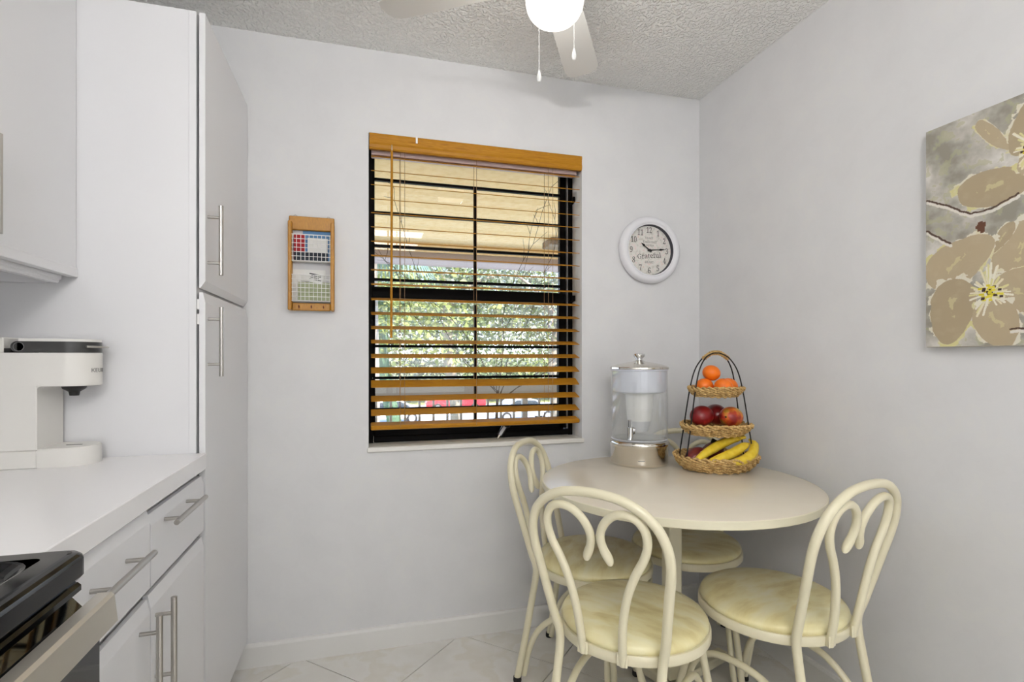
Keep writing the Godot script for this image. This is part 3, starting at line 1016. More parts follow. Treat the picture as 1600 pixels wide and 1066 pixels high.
func build_clock():
	var t = thing("wall_clock", "round white wall clock with Grateful lettering beside the window", "clock", Vector3(1.308, 1.711, BACK))
	var xf = Transform3D(Basis(Vector3(1, 0, 0), Vector3(0, 0, 1), Vector3(0, -1, 0)), Vector3.ZERO)
	var st = newst()
	lathe(st, [Vector2(0.146, 0.001), Vector2(0.154, 0.004), Vector2(0.158, 0.012), Vector2(0.158, 0.02), Vector2(0.155, 0.030), Vector2(0.149, 0.037), Vector2(0.141, 0.041), Vector2(0.133, 0.041), Vector2(0.127, 0.038), Vector2(0.124, 0.034), Vector2(0.122, 0.035), Vector2(0.120, 0.034), Vector2(0.119, 0.032)], 72, xf)
	part("rim", st, "clock_rim", t)
	st = newst()
	lathe(st, [Vector2(0.119, 0.032), Vector2(0.117, 0.012), Vector2(0.113, 0.0125)], 72, xf)
	part("inner_ring", st, "clock_inner", t)
	st = newst()
	lathe(st, [Vector2(0.146, 0.001), Vector2(0.116, 0.001), Vector2(0.116, 0.013), Vector2(0, 0.013)], 64, xf)
	var dl = part("dial", st, "clock_dial", t)
	for n in range(1, 13):
		var a = PI / 2 - TAU * n / 12.0
		var o = part("numeral", text_mesh(str(n), 0.034, 0.0008), "clock_ink", dl)
		o.position = Vector3(cos(a) * 0.094, sin(a) * 0.096, 0.0136)
		o.scale = Vector3(0.86, 1.12, 1)
	for w in [["START", 0.0135, 0.058, 0.0, false], ["EACH DAY", 0.0145, 0.040, 0.004, false], ["WITH A", 0.011, 0.024, 0.004, false], ["Grateful", 0.032, -0.026, 0.0, true], ["HEART", 0.014, -0.056, 0.0, false]]:
		var o = part("lettering", text_mesh(w[0], w[1], 0.0006, true, w[4]), "clock_ink" if w[4] else "clock_ink_soft", dl)
		o.position = Vector3(w[3], w[2], 0.0134)
		if w[4]:
			o.rotation_degrees.z = 6
	# hands: 10:14
	for hnd in [["hour_hand", 0.056, 307.0, 0.0046], ["minute_hand", 0.086, 85.0, 0.0036]]:
		var a = deg_to_rad(90.0 - hnd[2])
		var d = Vector2(cos(a), sin(a))
		var s = Vector2(-d.y, d.x)
		var L = hnd[1]
		var w = hnd[3]
		var poly = [-d * 0.012 + s * w, d * L * 0.55 + s * w * 0.35, d * L * 0.66 + s * w * 1.3, d * L, d * L * 0.66 - s * w * 1.3, d * L * 0.55 - s * w * 0.35, -d * 0.012 - s * w]
		st = newst()
		plan_prism(st, poly, 0.0, 0.0012, Transform3D(Basis(Vector3(1, 0, 0), Vector3(0, 0, 1), Vector3(0, 1, 0)), Vector3(0, 0, 0.017 if hnd[0] == "hour_hand" else 0.019)))
		part(hnd[0], st, "clock_hand", t)
	st = newst()
	lathe(st, [Vector2(0.006, 0.013), Vector2(0.006, 0.021), Vector2(0, 0.022)], 16, xf)
	part("hub", st, "clock_hand", t)

# the print on the canvas: pale ground, large magnolia-like blooms, thin dark twigs
func canvas_image():
	var S = 560
	var im = Image.create(S, S, false, Image.FORMAT_RGB8)
	var n1 = FastNoiseLite.new(); n1.seed = 3; n1.frequency = 0.006; n1.fractal_octaves = 5
	var n2 = FastNoiseLite.new(); n2.seed = 9; n2.frequency = 0.025; n2.fractal_octaves = 4
	# petals: centre u, v, half length, half width, angle (degrees), shade
	var petals = [
		[0.345, 0.640, 0.150, 0.085, 118.0, 0], [0.290, 0.560, 0.075, 0.026, 125.0, 1], [0.135, 0.625, 0.150, 0.092, -32.0, 0], [0.105, 0.845, 0.150, 0.088, 98.0, 1], [0.400, 0.785, 0.150, 0.085, 8.0, 0],
		[0.275, 0.905, 0.105, 0.078, 68.0, 0],
		[0.262, 0.125, 0.100, 0.026, 55.0, 0], [0.400, 0.130, 0.130, 0.075, 120.0, 1], [0.265, 0.340, 0.135, 0.074, 4.0, 1], [0.450, 0.300, 0.110, 0.080, 40.0, 0],
		[0.560, 0.200, 0.130, 0.075, 160.0, 1], [0.520, 0.060, 0.100, 0.060, 60.0, 0],
		[0.760, 0.620, 0.140, 0.085, 20.0, 0], [0.900, 0.700, 0.120, 0.085, 80.0, 1], [0.740, 0.820, 0.130, 0.085, 130.0, 1], [0.880, 0.880, 0.115, 0.080, 40.0, 0]]
	var tone = [c8(176, 160, 132), c8(168, 152, 124)]
	for j in S:
		for i in S:
			var u = float(i) / S
			var v = float(j) / S
			var a = n1.get_noise_2d(i, j)
			var b = n2.get_noise_2d(i, j)
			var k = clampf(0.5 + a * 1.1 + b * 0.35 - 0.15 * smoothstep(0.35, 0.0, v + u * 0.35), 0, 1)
			var col = c8(142, 138, 126).lerp(c8(212, 208, 202), k)
			if b > 0.22:
				col = col.lerp(c8(168, 166, 130), 0.5)
			for p in petals:
				var dx = u - p[0] + b * 0.006
				var dy = v - p[1] + a * 0.012
				var t = deg_to_rad(p[4])
				var x = (dx * cos(t) + dy * sin(t)) / p[2]
				var y = (-dx * sin(t) + dy * cos(t)) / p[3]
				y *= 1.0 + 0.22 * x
				var d = sqrt(x * x + y * y)
				if d < 1.0:
					col = tone[p[5]]
					var vein = absf(y + 0.12 * sin(x * 5.0) + b * 0.3)
					if vein < 0.10 and x < 0.25 and x > -0.45 and b > 0.02:
						col = col.lerp(c8(206, 200, 150), 0.6)
					col = col.lerp(c8(200, 186, 158), clampf(b * 0.25, 0, 0.2))
				elif d < 1.0 + 0.07 + b * 0.30:
					col = c8(216, 212, 196).lerp(c8(204, 198, 132), clampf(-0.1 + a * 2.5 + b, 0, 0.8))
			im.set_pixel(i, j, col)
	# hearts of the blooms: radiating pale strokes, yellow and dark stamens
	var r = RandomNumberGenerator.new()
	r.seed = 12
	for c in [[0.248, 0.775], [0.40, 0.22], [0.82, 0.75]]:
		for q in 90:
			var a = r.randf() * TAU
			var l = r.randf_range(0.015, 0.075) * (1.0 + 0.7 * maxf(0.0, sin(a * 2.5 + c[0] * 9.0)))
			var w = 3 if q < 50 else 4
			var col = [c8(226, 222, 206), c8(212, 206, 150), c8(222, 214, 186)][q % 3]
			for s in int(l * S):
				im.fill_rect(Rect2i(int(c[0] * S + cos(a) * s), int(c[1] * S + sin(a) * s), w, w), col)
		for q in 46:
			var a = r.randf() * TAU
			var l = r.randf_range(0.0, 0.045)
			var col = [c8(206, 190, 40), c8(60, 40, 30), c8(222, 208, 70)][q % 3]
			im.fill_rect(Rect2i(int((c[0] + cos(a) * l) * S), int((c[1] + sin(a) * l) * S), 7, 5), col)
	# twigs
	for tw in [[[0.0, 0.318], [0.09, 0.367], [0.178, 0.424], [0.261, 0.421], [0.346, 0.39]], [[0.0, 0.46], [0.05, 0.50], [0.10, 0.54]], [[0.32, 0.93], [0.42, 0.93], [0.6, 0.88]], [[0.5, 0.45], [0.7, 0.5], [1.0, 0.42]]]:
		var pts = []
		for p in tw:
			pts.append(Vector3(p[0], p[1], 0))
		var path = smooth_path(pts, 60)
		for p in path:
			var wob = n2.get_noise_2d(p.x * 900, p.y * 900) * 4.0
			im.fill_rect(Rect2i(int(p.x * S) + 1, int(p.y * S + wob) + 5, 5, 6), c8(220, 216, 206))
		for p in path:
			var wob = n2.get_noise_2d(p.x * 900, p.y * 900) * 4.0
			im.fill_rect(Rect2i(int(p.x * S), int(p.y * S + wob), 4, 3), c8(74, 54, 42))
	for q in 40:
		var a = r.randf() * TAU
		im.fill_rect(Rect2i(int(0.215 * S + cos(a) * r.randf() * 9), int(0.490 * S + sin(a) * r.randf() * 12), 7, 7), c8(92, 56, 36))
	return im

func build_painting():
	var z0 = -1.135
	var z1 = -0.495
	var y0 = 1.23
	var y1 = 1.852
	var xf = 1.562
	var t = thing("flower_painting", "unframed canvas of large beige blossoms on the right-hand white wall", "painting", Vector3(RIGHT, (y0 + y1) / 2, (z0 + z1) / 2))
	var o = t.position
	part("stretcher", one_box(Vector3((xf + RIGHT) / 2, (y0 + y1) / 2, (z0 + z1) / 2) - o + Vector3(0.0008, 0, 0), Vector3(RIGHT - xf - 0.0016, y1 - y0, z1 - z0), 0.002), "canvas_side", t)
	var st = newst()
	var e = 0.0015
	var q = [[Vector3(xf, y1 - e, z0 + e), Vector2(0, 0)], [Vector3(xf, y1 - e, z1 - e), Vector2(1, 0)], [Vector3(xf, y0 + e, z1 - e), Vector2(1, 1)], [Vector3(xf, y0 + e, z0 + e), Vector2(0, 1)]]
	for k in [0, 1, 2, 0, 2, 3]:
		st.set_normal(Vector3(-1, 0, 0))
		st.set_uv(q[k][1])
		st.add_vertex(q[k][0] - o)
	var m = StandardMaterial3D.new()
	m.resource_name = "canvas_print"
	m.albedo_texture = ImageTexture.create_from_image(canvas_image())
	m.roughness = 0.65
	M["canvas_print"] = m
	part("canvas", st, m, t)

# ---------------------------------------------------------------- table and chairs
const TX = 1.077
const TZ = -1.658
const TH = 0.76

func build_table():
	var t = thing("round_table", "round cream laminate dining table on a central post", "table", Vector3(TX, 0, TZ))
	var R = 0.475
	var st = newst()
	lathe(st, [Vector2(R - 0.002, TH - 0.001), Vector2(R - 0.004, TH), Vector2(0, TH)], 96)
	part("table_top", st, "table_laminate", t)
	st = newst()
	lathe(st, [Vector2(R - 0.002, TH - 0.026), Vector2(R, TH - 0.024), Vector2(R, TH - 0.003), Vector2(R - 0.002, TH - 0.001)], 96)
	part("edge_band", st, "table_edge", t)
	st = newst()
	lathe(st, [Vector2(0, TH - 0.026), Vector2(R - 0.002, TH - 0.026)], 64)
	part("underside", st, "table_under", t)
	part("post", one_box(Vector3(-0.012, 0.395, 0.0), Vector3(0.052, 0.676, 0.052), 0.004), "table_edge", t)
	part("mounting_plate", one_box(Vector3(-0.012, TH - 0.0305, 0.0), Vector3(0.26, 0.008, 0.26), 0.001), "dark_brown", t)
	for k in 4:
		var f = newst()
		var xf = Transform3D(Basis(Vector3.UP, deg_to_rad(20.0 + 90.0 * k)), Vector3(-0.012, 0, 0))
		box(f, Vector3(0.17, 0.033, 0), Vector3(0.30, 0.036, 0.05), 0.006, xf)
		part("foot", f, "table_edge", t)

func make_chair(called, label, at, turn):
	var t = thing(called, label, "chair", at, turn, "cream tube chairs round the table")
	var tr = 0.0125
	var lean = deg_to_rad(14.5)
	var B = func(p, q, off = 0.0):      # point on the leaning back: across, along, behind
		return Vector3(p, 0.43 + q * cos(lean), 0.18 + q * sin(lean) + off)
	# hoop that runs from one rear foot over the back to the other rear foot
	var half = [[0.150, 0.0], [0.160, 0.05], [0.170, 0.12], [0.180, 0.19], [0.1885, 0.25], [0.191, 0.29], [0.186, 0.33], [0.168, 0.375], [0.135, 0.41], [0.09, 0.434], [0.045, 0.443]]
	var pts = [Vector3(-0.172, 0.012, 0.245), Vector3(-0.160, 0.16, 0.218), Vector3(-0.150, 0.30, 0.196), Vector3(-0.147, 0.385, 0.182)]
	for h in half:
		pts.append(B.call(-h[0], h[1]))
	pts.append(B.call(0.0, 0.4455))
	for i in range(half.size() - 1, -1, -1):
		pts.append(B.call(half[i][0], half[i][1]))
	for p in [Vector3(0.147, 0.385, 0.182), Vector3(0.150, 0.30, 0.196), Vector3(0.160, 0.16, 0.218), Vector3(0.172, 0.012, 0.245)]:
		pts.append(p)
	var st = newst()
	tube(st, smooth_path(pts, 5), tr, 14)
	part("back_hoop", st, "chair_enamel", t)
	# two scrolls that end in tapered heads
	var sc = [[0.056, -0.022, 0.040], [0.058, 0.02, 0.038], [0.0615, 0.07, 0.034], [0.069, 0.125, 0.028], [0.083, 0.185, 0.020], [0.104, 0.240, 0.012], [0.127, 0.285, 0.006], [0.1385, 0.325, 0.002], [0.136, 0.36, 0.0], [0.119, 0.388, 0.0], [0.092, 0.3985, 0.0], [0.062, 0.393, 0.0], [0.036, 0.373, 0.0], [0.019, 0.345, 0.0], [0.0135, 0.318, 0.0], [0.019, 0.290, 0.0], [0.030, 0.264, 0.0], [0.0345, 0.246, 0.0]]
	for s in [-1.0, 1.0]:
		var raw = []
		for q in sc:
			raw.append(B.call(s * q[0], q[1], q[2]))
		var path = smooth_path(raw, 5)
		var rad = []
		var n = path.size()
		for i in n:
			var r = 0.0112
			var left = n - 1 - i
			if left < 12:
				r = [0.0035, 0.0065, 0.0085, 0.0100, 0.0110, 0.0117, 0.0122, 0.0124, 0.0122, 0.0117, 0.0114, 0.0112][left]
			rad.append(r)
		st = newst()
		tube(st, path, rad, 12)
		part("scroll", st, "chair_enamel", t)
		# flattened tab that bolts the scroll to the seat ring
		st = newst()
		box(st, Vector3(s * 0.056, 0.424, 0.2215), Vector3(0.03, 0.034, 0.006), 0.002)
		part("tab", st, "chair_enamel", t)
	# dark rods that stand in for the shaded slit between scroll and hoop
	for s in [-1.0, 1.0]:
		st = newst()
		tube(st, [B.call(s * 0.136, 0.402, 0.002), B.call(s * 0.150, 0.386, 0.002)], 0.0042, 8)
		part("slit_shade", st, "dark_brown", t)
	# seat ring and cushion
	var R = 0.214
	st = newst()
	lathe(st, [Vector2(R - 0.012, 0.404), Vector2(R + 0.002, 0.404), Vector2(R + 0.004, 0.407), Vector2(R + 0.004, 0.427), Vector2(R + 0.001, 0.431), Vector2(R - 0.012, 0.431), Vector2(R - 0.012, 0.404)], 64)
	part("seat_ring", st, "chair_enamel", t)
	st = newst()
	lathe(st, [Vector2(0, 0.410), Vector2(R - 0.012, 0.410), Vector2(R - 0.006, 0.4315), Vector2(R - 0.002, 0.437), Vector2(R - 0.002, 0.444), Vector2(R - 0.008, 0.453), Vector2(R - 0.022, 0.461), Vector2(R - 0.05, 0.467), Vector2(0.10, 0.471), Vector2(0, 0.472)], 64)
	part("cushion", st, "seat_vinyl", t)
	# front legs
	for s in [-1.0, 1.0]:
		st = newst()
		tube(st, smooth_path([Vector3(s * 0.150, 0.406, -0.128), Vector3(s * 0.157, 0.32, -0.155), Vector3(s * 0.172, 0.16, -0.20), Vector3(s * 0.186, 0.012, -0.238)], 5), tr * 0.92, 12)
		part("front_leg", st, "chair_enamel", t)
		# bent brace between front and rear leg
		st = newst()
		tube(st, smooth_path([Vector3(s * 0.160, 0.016, -0.236), Vector3(s * 0.150, 0.12, -0.205), Vector3(s * 0.146, 0.20, -0.17), Vector3(s * 0.146, 0.255, -0.10), Vector3(s * 0.147, 0.272, 0.0), Vector3(s * 0.146, 0.258, 0.09), Vector3(s * 0.145, 0.20, 0.165), Vector3(s * 0.148, 0.12, 0.205), Vector3(s * 0.150, 0.016, 0.228)], 5), tr * 0.85, 12)
		part("brace", st, "chair_enamel", t)
		for e in [[Vector3(s * 0.186, 0, -0.238), 0.0135], [Vector3(s * 0.172, 0, 0.245), 0.0145]]:
			st = newst()
			lathe(st, [Vector2(0, 0), Vector2(e[1], 0), Vector2(e[1] + 0.001, 0.004), Vector2(e[1], 0.018), Vector2(0, 0.018)], 16, Transform3D(Basis(), e[0]))
			part("foot_cap", st, "foot_rubber", t)
	return t

func build_chairs():
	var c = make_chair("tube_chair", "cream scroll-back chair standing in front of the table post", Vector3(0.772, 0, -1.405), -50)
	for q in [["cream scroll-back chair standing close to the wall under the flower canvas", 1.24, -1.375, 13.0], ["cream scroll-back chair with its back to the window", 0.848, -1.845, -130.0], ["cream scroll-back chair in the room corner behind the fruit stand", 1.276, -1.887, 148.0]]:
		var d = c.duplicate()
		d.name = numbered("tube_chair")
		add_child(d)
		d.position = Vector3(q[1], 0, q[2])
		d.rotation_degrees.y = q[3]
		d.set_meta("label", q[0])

# ---------------------------------------------------------------- on the table
func build_dispenser():
	var t = thing("water_dispenser", "glass water filter dispenser with steel base and lid on the table", "water dispenser", Vector3(1.116, TH + 0.0005, -1.98))
	var st = newst()
	lathe(st, [Vector2(0, 0.0), Vector2(0.113, 0.0), Vector2(0.117, 0.004), Vector2(0.118, 0.01), Vector2(0.118, 0.072), Vector2(0.121, 0.077), Vector2(0.123, 0.084), Vector2(0.122, 0.092), Vector2(0.118, 0.097), Vector2(0.112, 0.099), Vector2(0, 0.099)], 64)
	part("base", st, "steel_mirror", t)
	# thick glass: outer and inner wall
	st = newst()
	lathe(st, [Vector2(0.0, 0.101), Vector2(0.110, 0.101), Vector2(0.115, 0.106), Vector2(0.116, 0.115), Vector2(0.116, 0.386), Vector2(0.1125, 0.386), Vector2(0.1125, 0.118), Vector2(0.108, 0.112), Vector2(0.0, 0.112)], 64)
	part("glass_body", st, "dispenser_glass", t)
	st = newst()
	lathe(st, [Vector2(0.112, 0.1), Vector2(0.1165, 0.103), Vector2(0.112, 0.106)], 48)
	part("seal_ring", st, "filter_grey", t)
	# reservoir with filter hanging below
	st = newst()
	lathe(st, [Vector2(0, 0.295), Vector2(0.098, 0.295), Vector2(0.108, 0.300), Vector2(0.1105, 0.31), Vector2(0.1115, 0.386), Vector2(0.118, 0.387), Vector2(0.118, 0.391), Vector2(0.109, 0.391), Vector2(0.107, 0.31), Vector2(0, 0.305)], 48)
	part("reservoir", st, "reservoir_white", t)
	st = newst()
	lathe(st, [Vector2(0, 0.130), Vector2(0.030, 0.130), Vector2(0.034, 0.134), Vector2(0.048, 0.176)], 40)
	part("filter_tip", st, "filter_grey", t)
	st = newst()
	lathe(st, [Vector2(0.048, 0.176), Vector2(0.050, 0.180), Vector2(0.053, 0.222), Vector2(0.054, 0.224), Vector2(0.0545, 0.228), Vector2(0.0565, 0.286), Vector2(0.064, 0.287), Vector2(0.064, 0.2945)], 40)
	part("filter", st, "filter_white", t)
	# lid with knob
	st = newst()
	lathe(st, [Vector2(0, 0.3915), Vector2(0.118, 0.3915), Vector2(0.121, 0.394), Vector2(0.1205, 0.400), Vector2(0.115, 0.405), Vector2(0.09, 0.413), Vector2(0.055, 0.420), Vector2(0.026, 0.424), Vector2(0.022, 0.427), Vector2(0, 0.427)], 64)
	var l = part("lid", st, "steel_mirror", t)
	st = newst()
	lathe(st, [Vector2(0.022, 0.427), Vector2(0.014, 0.431), Vector2(0.013, 0.436), Vector2(0.022, 0.444), Vector2(0.025, 0.450), Vector2(0.022, 0.456), Vector2(0.012, 0.4585), Vector2(0, 0.459)], 32)
	part("knob", st, "chrome", l)
	# spigot on the side that faces the room
	var d = Vector3(-0.68, 0, 0.733).normalized()
	var s = newst()
	var p0 = d * 0.1165 + Vector3(0, 0.148, 0)
	tube(s, [p0 - d * 0.008, p0 + d * 0.030], [0.010, 0.010], 14)
	tube(s, [p0 - d * 0.0, p0 + d * 0.006], 0.016, 18)
	tube(s, [p0 + d * 0.030 + Vector3(0, 0.016, 0), p0 + d * 0.030 - Vector3(0, 0.022, 0), p0 + d * 0.034 - Vector3(0, 0.034, 0)], [0.011, 0.011, 0.008], 14)
	var sp = part("spigot", s, "chrome", t)
	s = newst()
	var side = d.cross(Vector3.UP)
	box(s, Vector3(0, 0.0, 0), Vector3(0.014, 0.034, 0.007), 0.003, Transform3D(Basis(side, Vector3.UP, d), p0 + d * 0.032 + Vector3(0, 0.03, 0)))
	part("lever", s, "chrome", sp)
	# small maker's print, too fine to read
	s = newst()
	var fd = Vector3(-0.42, 0, 0.907).normalized()
	var fs = fd.cross(Vector3.UP)
	box(s, Vector3.ZERO, Vector3(0.026, 0.0022, 0.0008), 0.0, Transform3D(Basis(fs, Vector3.UP, fd), fd * 0.1183 + Vector3(0, 0.026, 0)))
	part("maker_print", s, "logo_grey", t)

const STAND_AT = Vector3(1.345, TH, -1.785)
const STAND_TURN = -17.0

# woven oval basket: rope coils of two twisted strands over a thin floor
func basket(called, parent, y0, y1, a0, b0, a1, b1, rows, rope):
	var st = newst()
	for i in rows:
		var f = float(i) / (rows - 1)
		var e = pow(f, 0.75)
		var a = lerpf(a0, a1, e)
		var b = lerpf(b0, b1, e)
		var y = lerpf(y0 + rope, y1 - rope, f)
		var n = 60
		var twist = 10 + i
		for strand in 2:
			var pts = []
			for k in n:
				var t = TAU * k / n
				var ph = t * twist + PI * strand + i * 0.9
				var rr = rope * 0.72
				var wob = 1.0 + 0.012 * sin(t * 5.0 + i * 2.0)
				pts.append(Vector3(cos(t) * (a * wob + cos(ph) * rr), y + sin(ph) * rr + 0.0012 * sin(t * 3 + i), sin(t) * (b * wob + cos(ph) * rr)))
			tube(st, pts, rope * 0.54, 6, false, true)
	lathe(st, [Vector2(0, y0 + 0.001), Vector2(1.0, y0 + 0.001), Vector2(1.0, y0 + 0.006), Vector2(0, y0 + 0.006)], 40, Transform3D(), a0, b0)
	# lining wall so that no light falls between the coils
	lathe(st, [Vector2(a0 - rope * 0.9, y0 + 0.003), Vector2(lerpf(a0, a1, 0.6) - rope * 0.9, lerpf(y0, y1, 0.5)), Vector2(a1 - rope * 1.1, y1 - rope)], 40, Transform3D(), 1.0, b1 / a1)
	return part(called, st, "seagrass", parent)

func build_fruit_stand():
	var t = thing("fruit_stand", "three-tier woven fruit stand with black wire frame on the table", "fruit stand", STAND_AT, STAND_TURN)
	basket("basket", t, 0.001, 0.062, 0.122, 0.100, 0.157, 0.133, 5, 0.0092)
	basket("basket", t, 0.136, 0.184, 0.100, 0.084, 0.131, 0.111, 4, 0.0090)
	basket("basket", t, 0.286, 0.328, 0.078, 0.066, 0.102, 0.087, 4, 0.0078)
	# two wire hoops, front and back, meeting under the wrapped grip
	for s in [-1.0, 1.0]:
		var raw = []
		for q in [[-0.128, 0.055, 0.046], [-0.112, 0.17, 0.042], [-0.092, 0.31, 0.035], [-0.074, 0.39, 0.027], [-0.048, 0.437, 0.016], [-0.02, 0.456, 0.009], [0.0, 0.459, 0.008], [0.02, 0.456, 0.009], [0.048, 0.437, 0.016], [0.074, 0.39, 0.027], [0.092, 0.31, 0.035], [0.112, 0.17, 0.042], [0.128, 0.055, 0.046]]:
			raw.append(Vector3(q[0], q[1], q[2] * s))
		raw.push_front(Vector3(-0.128, 0.02, 0.046 * s))
		raw.append(Vector3(0.128, 0.02, 0.046 * s))
		var st = newst()
		tube(st, smooth_path(raw, 5), 0.0027, 8)
		part("wire_hoop", st, "frame_wire", t)
	for y in [[0.184, 0.112, 0.043], [0.328, 0.0895, 0.034]]:
		for s in [-1.0, 1.0]:
			var st = newst()
			ball(st, Vector3(-y[1], y[0] - 0.008, s * y[2]), 0.005, 10, 6)
			ball(st, Vector3(y[1], y[0] - 0.008, s * y[2]), 0.005, 10, 6)
			part("clip", st, "frame_wire", t)
	var g = newst()
	var raw = []
	for q in [[-0.050, 0.436], [-0.02, 0.457], [0.0, 0.460], [0.02, 0.457], [0.050, 0.436]]:
		raw.append(Vector3(q[0], q[1], 0))
	var core = smooth_path(raw, 12)
	tube(g, core, 0.0085, 10, true, false)
	for i in core.size():
		if i % 3 == 0 and i > 0 and i < core.size() - 1:
			var ring = []
			var d = (core[i + 1] - core[i - 1]).normalized()
			var up = d.cross(Vector3.BACK)
			for k in 12:
				var a = TAU * k / 12
				ring.append(core[i] + (Vector3.BACK * cos(a) + up * sin(a)) * 0.0088 + d * 0.002 * sin(a))
			tube(g, ring, 0.0016, 5, false, true)
	part("grip", g, "seagrass", t)

func sx(x, y, z):
	return Transform3D(Basis(Vector3.UP, deg_to_rad(STAND_TURN)), STAND_AT) * Vector3(x, y, z)

func build_fruit():
	# mandarins on the top tier
	var olab = ["orange mandarin lying on top of the other mandarins", "orange mandarin against the wire on the spout side of the top tier", "orange mandarin in the middle front of the top tier", "orange mandarin at the wall end of the top tier"]
	var opos = [[-0.018, 0.380, 0.002], [-0.047, 0.328, 0.006], [0.014, 0.3295, 0.042], [0.057, 0.328, -0.014]]
	for i in 4:
		var o = thing("mandarin", olab[i], "mandarin", sx(opos[i][0], opos[i][1], opos[i][2]), 40.0 * i, "mandarins on the top tier")
		o.rotation_degrees.z = 14.0 * (i - 1.5)
		var st = newst()
		var prof = []
		for k in 15:
			var a = -PI / 2 + PI * k / 14
			var rr = cos(a) if k > 0 and k < 14 else 0.0
			prof.append(Vector2(rr * 0.0345, sin(a) * 0.0305 - (0.003 if absf(a) > 1.45 else 0.0) * signf(a)))
		lathe(st, prof, 28)
		part("peel", st, "orange_peel", o)
		st = newst()
		lathe(st, [Vector2(0.004, 0.0275), Vector2(0.003, 0.0295), Vector2(0, 0.030)], 8)
		part("stem_button", st, "stem_brown", o)
	# mangoes on the middle tier
	var mlab = ["dark red mango at the spout end of the middle tier", "yellow and red mango at the wall end of the middle tier", "red mango behind the other two on the middle tier"]
	var mpos = [[-0.062, 0.212, 0.020, 20.0], [0.044, 0.210, 0.042, -150.0], [0.020, 0.211, -0.052, 75.0]]
	for i in 3:
		var o = thing("mango", mlab[i], "mango", sx(mpos[i][0], mpos[i][1], mpos[i][2]), mpos[i][3], "mangoes on the middle tier")
		var st = newst()
		ball(st, Vector3.ZERO, Vector3(0.052 if i != 0 else 0.048, 0.040, 0.043), 30, 18, Basis(Vector3.BACK, 0.12))
		part("skin", st, "mango_skin" if i == 1 else "mango_red", o)
		st = newst()
		tube(st, [Vector3(0.050 if i != 0 else 0.046, 0.004, 0), Vector3(0.056 if i != 0 else 0.052, 0.005, 0)], [0.004, 0.003], 8)
		part("stem", st, "stem_brown", o)
	# long dark fruit on the bottom tier
	var o1 = thing("mango", "dull purple mango with a white sticker on the bottom tier", "mango", sx(-0.082, 0.053, 0.022), 25)
	var s1 = newst()
	ball(s1, Vector3.ZERO, Vector3(0.056, 0.035, 0.040), 28, 16, Basis(Vector3.BACK, 0.15))
	part("skin", s1, "mango_dark", o1)
	s1 = newst()
	var sd = Vector3(-0.42, 0.45, 0.79).normalized()
	lathe(s1, [Vector2(0, 0.0012), Vector2(0.009, 0.0008), Vector2(0.0092, 0)], 18, Transform3D(Basis(Quaternion(Vector3.UP, sd)), sd * Vector3(0.056, 0.035, 0.040).length() * 0.507 + Vector3(0, 0.001, 0.002)))
	part("sticker", s1, "sticker", o1)
	var o2 = thing("mango", "dark red mango with a black tip lying behind the bananas", "mango", sx(0.0, 0.058, -0.045), 10)
	s1 = newst()
	ball(s1, Vector3.ZERO, Vector3(0.060, 0.036, 0.038), 28, 16, Basis(Vector3.BACK, 0.5))
	part("skin", s1, "mango_dark", o2)
	s1 = newst()
	tube(s1, [Vector3(0.0, 0.035, 0), Vector3(0.008, 0.048, 0), Vector3(0.03, 0.04, 0)], [0.006, 0.008, 0.005], 8)
	part("stem", s1, "dark_brown", o2)
	# bananas: world points of the middle line
	var blab = ["yellow banana lying highest across the bottom tier", "short yellow banana in the middle of the bottom tier", "yellow banana at the wall end of the bottom tier"]
	var bp = [
		[[-0.106, 0.050, 0.090], [-0.062, 0.075, 0.070], [0.0, 0.100, 0.038], [0.055, 0.118, 0.018], [0.092, 0.124, 0.012]],
		[[-0.062, 0.050, 0.112], [-0.02, 0.062, 0.106], [0.04, 0.080, 0.082], [0.085, 0.096, 0.052], [0.108, 0.100, 0.030]],
		[[0.015, 0.050, 0.124], [0.055, 0.056, 0.118], [0.105, 0.074, 0.085], [0.135, 0.098, 0.038], [0.137, 0.108, 0.012]]]
	for i in 3:
		var at = sx(bp[i][2][0], bp[i][2][1], bp[i][2][2])
		var o = thing("banana", blab[i], "banana", at, 0, "bananas on the bottom tier")
		var raw = []
		for q in bp[i]:
			raw.append(sx(q[0], q[1], q[2]) - at)
		var path = smooth_path(raw, 6)
		var rad = []
		var n = path.size()
		for k in n:
			var f = float(k) / (n - 1)
			rad.append(0.0185 * pow(sin(PI * clampf(0.10 + f * 0.82, 0, 1)), 0.55))
		var st = newst()
		tube(st, path, rad, 10)
		part("skin", st, "banana_skin", o)
		st = newst()
		var d0 = (path[0] - path[1]).normalized()
		tube(st, [path[0] - d0 * 0.001, path[0] + d0 * 0.006], [rad[0] * 0.75, rad[0] * 0.55], 8)
		part("tip", st, "dark_brown", o)
		st = newst()
		var d1 = (path[n - 1] - path[n - 2]).normalized()
		tube(st, [path[n - 1] - d1 * 0.004, path[n - 1] + d1 * 0.02], [rad[n - 1] * 0.9, 0.006], 8)
		part("stem", st, "banana_skin", o)

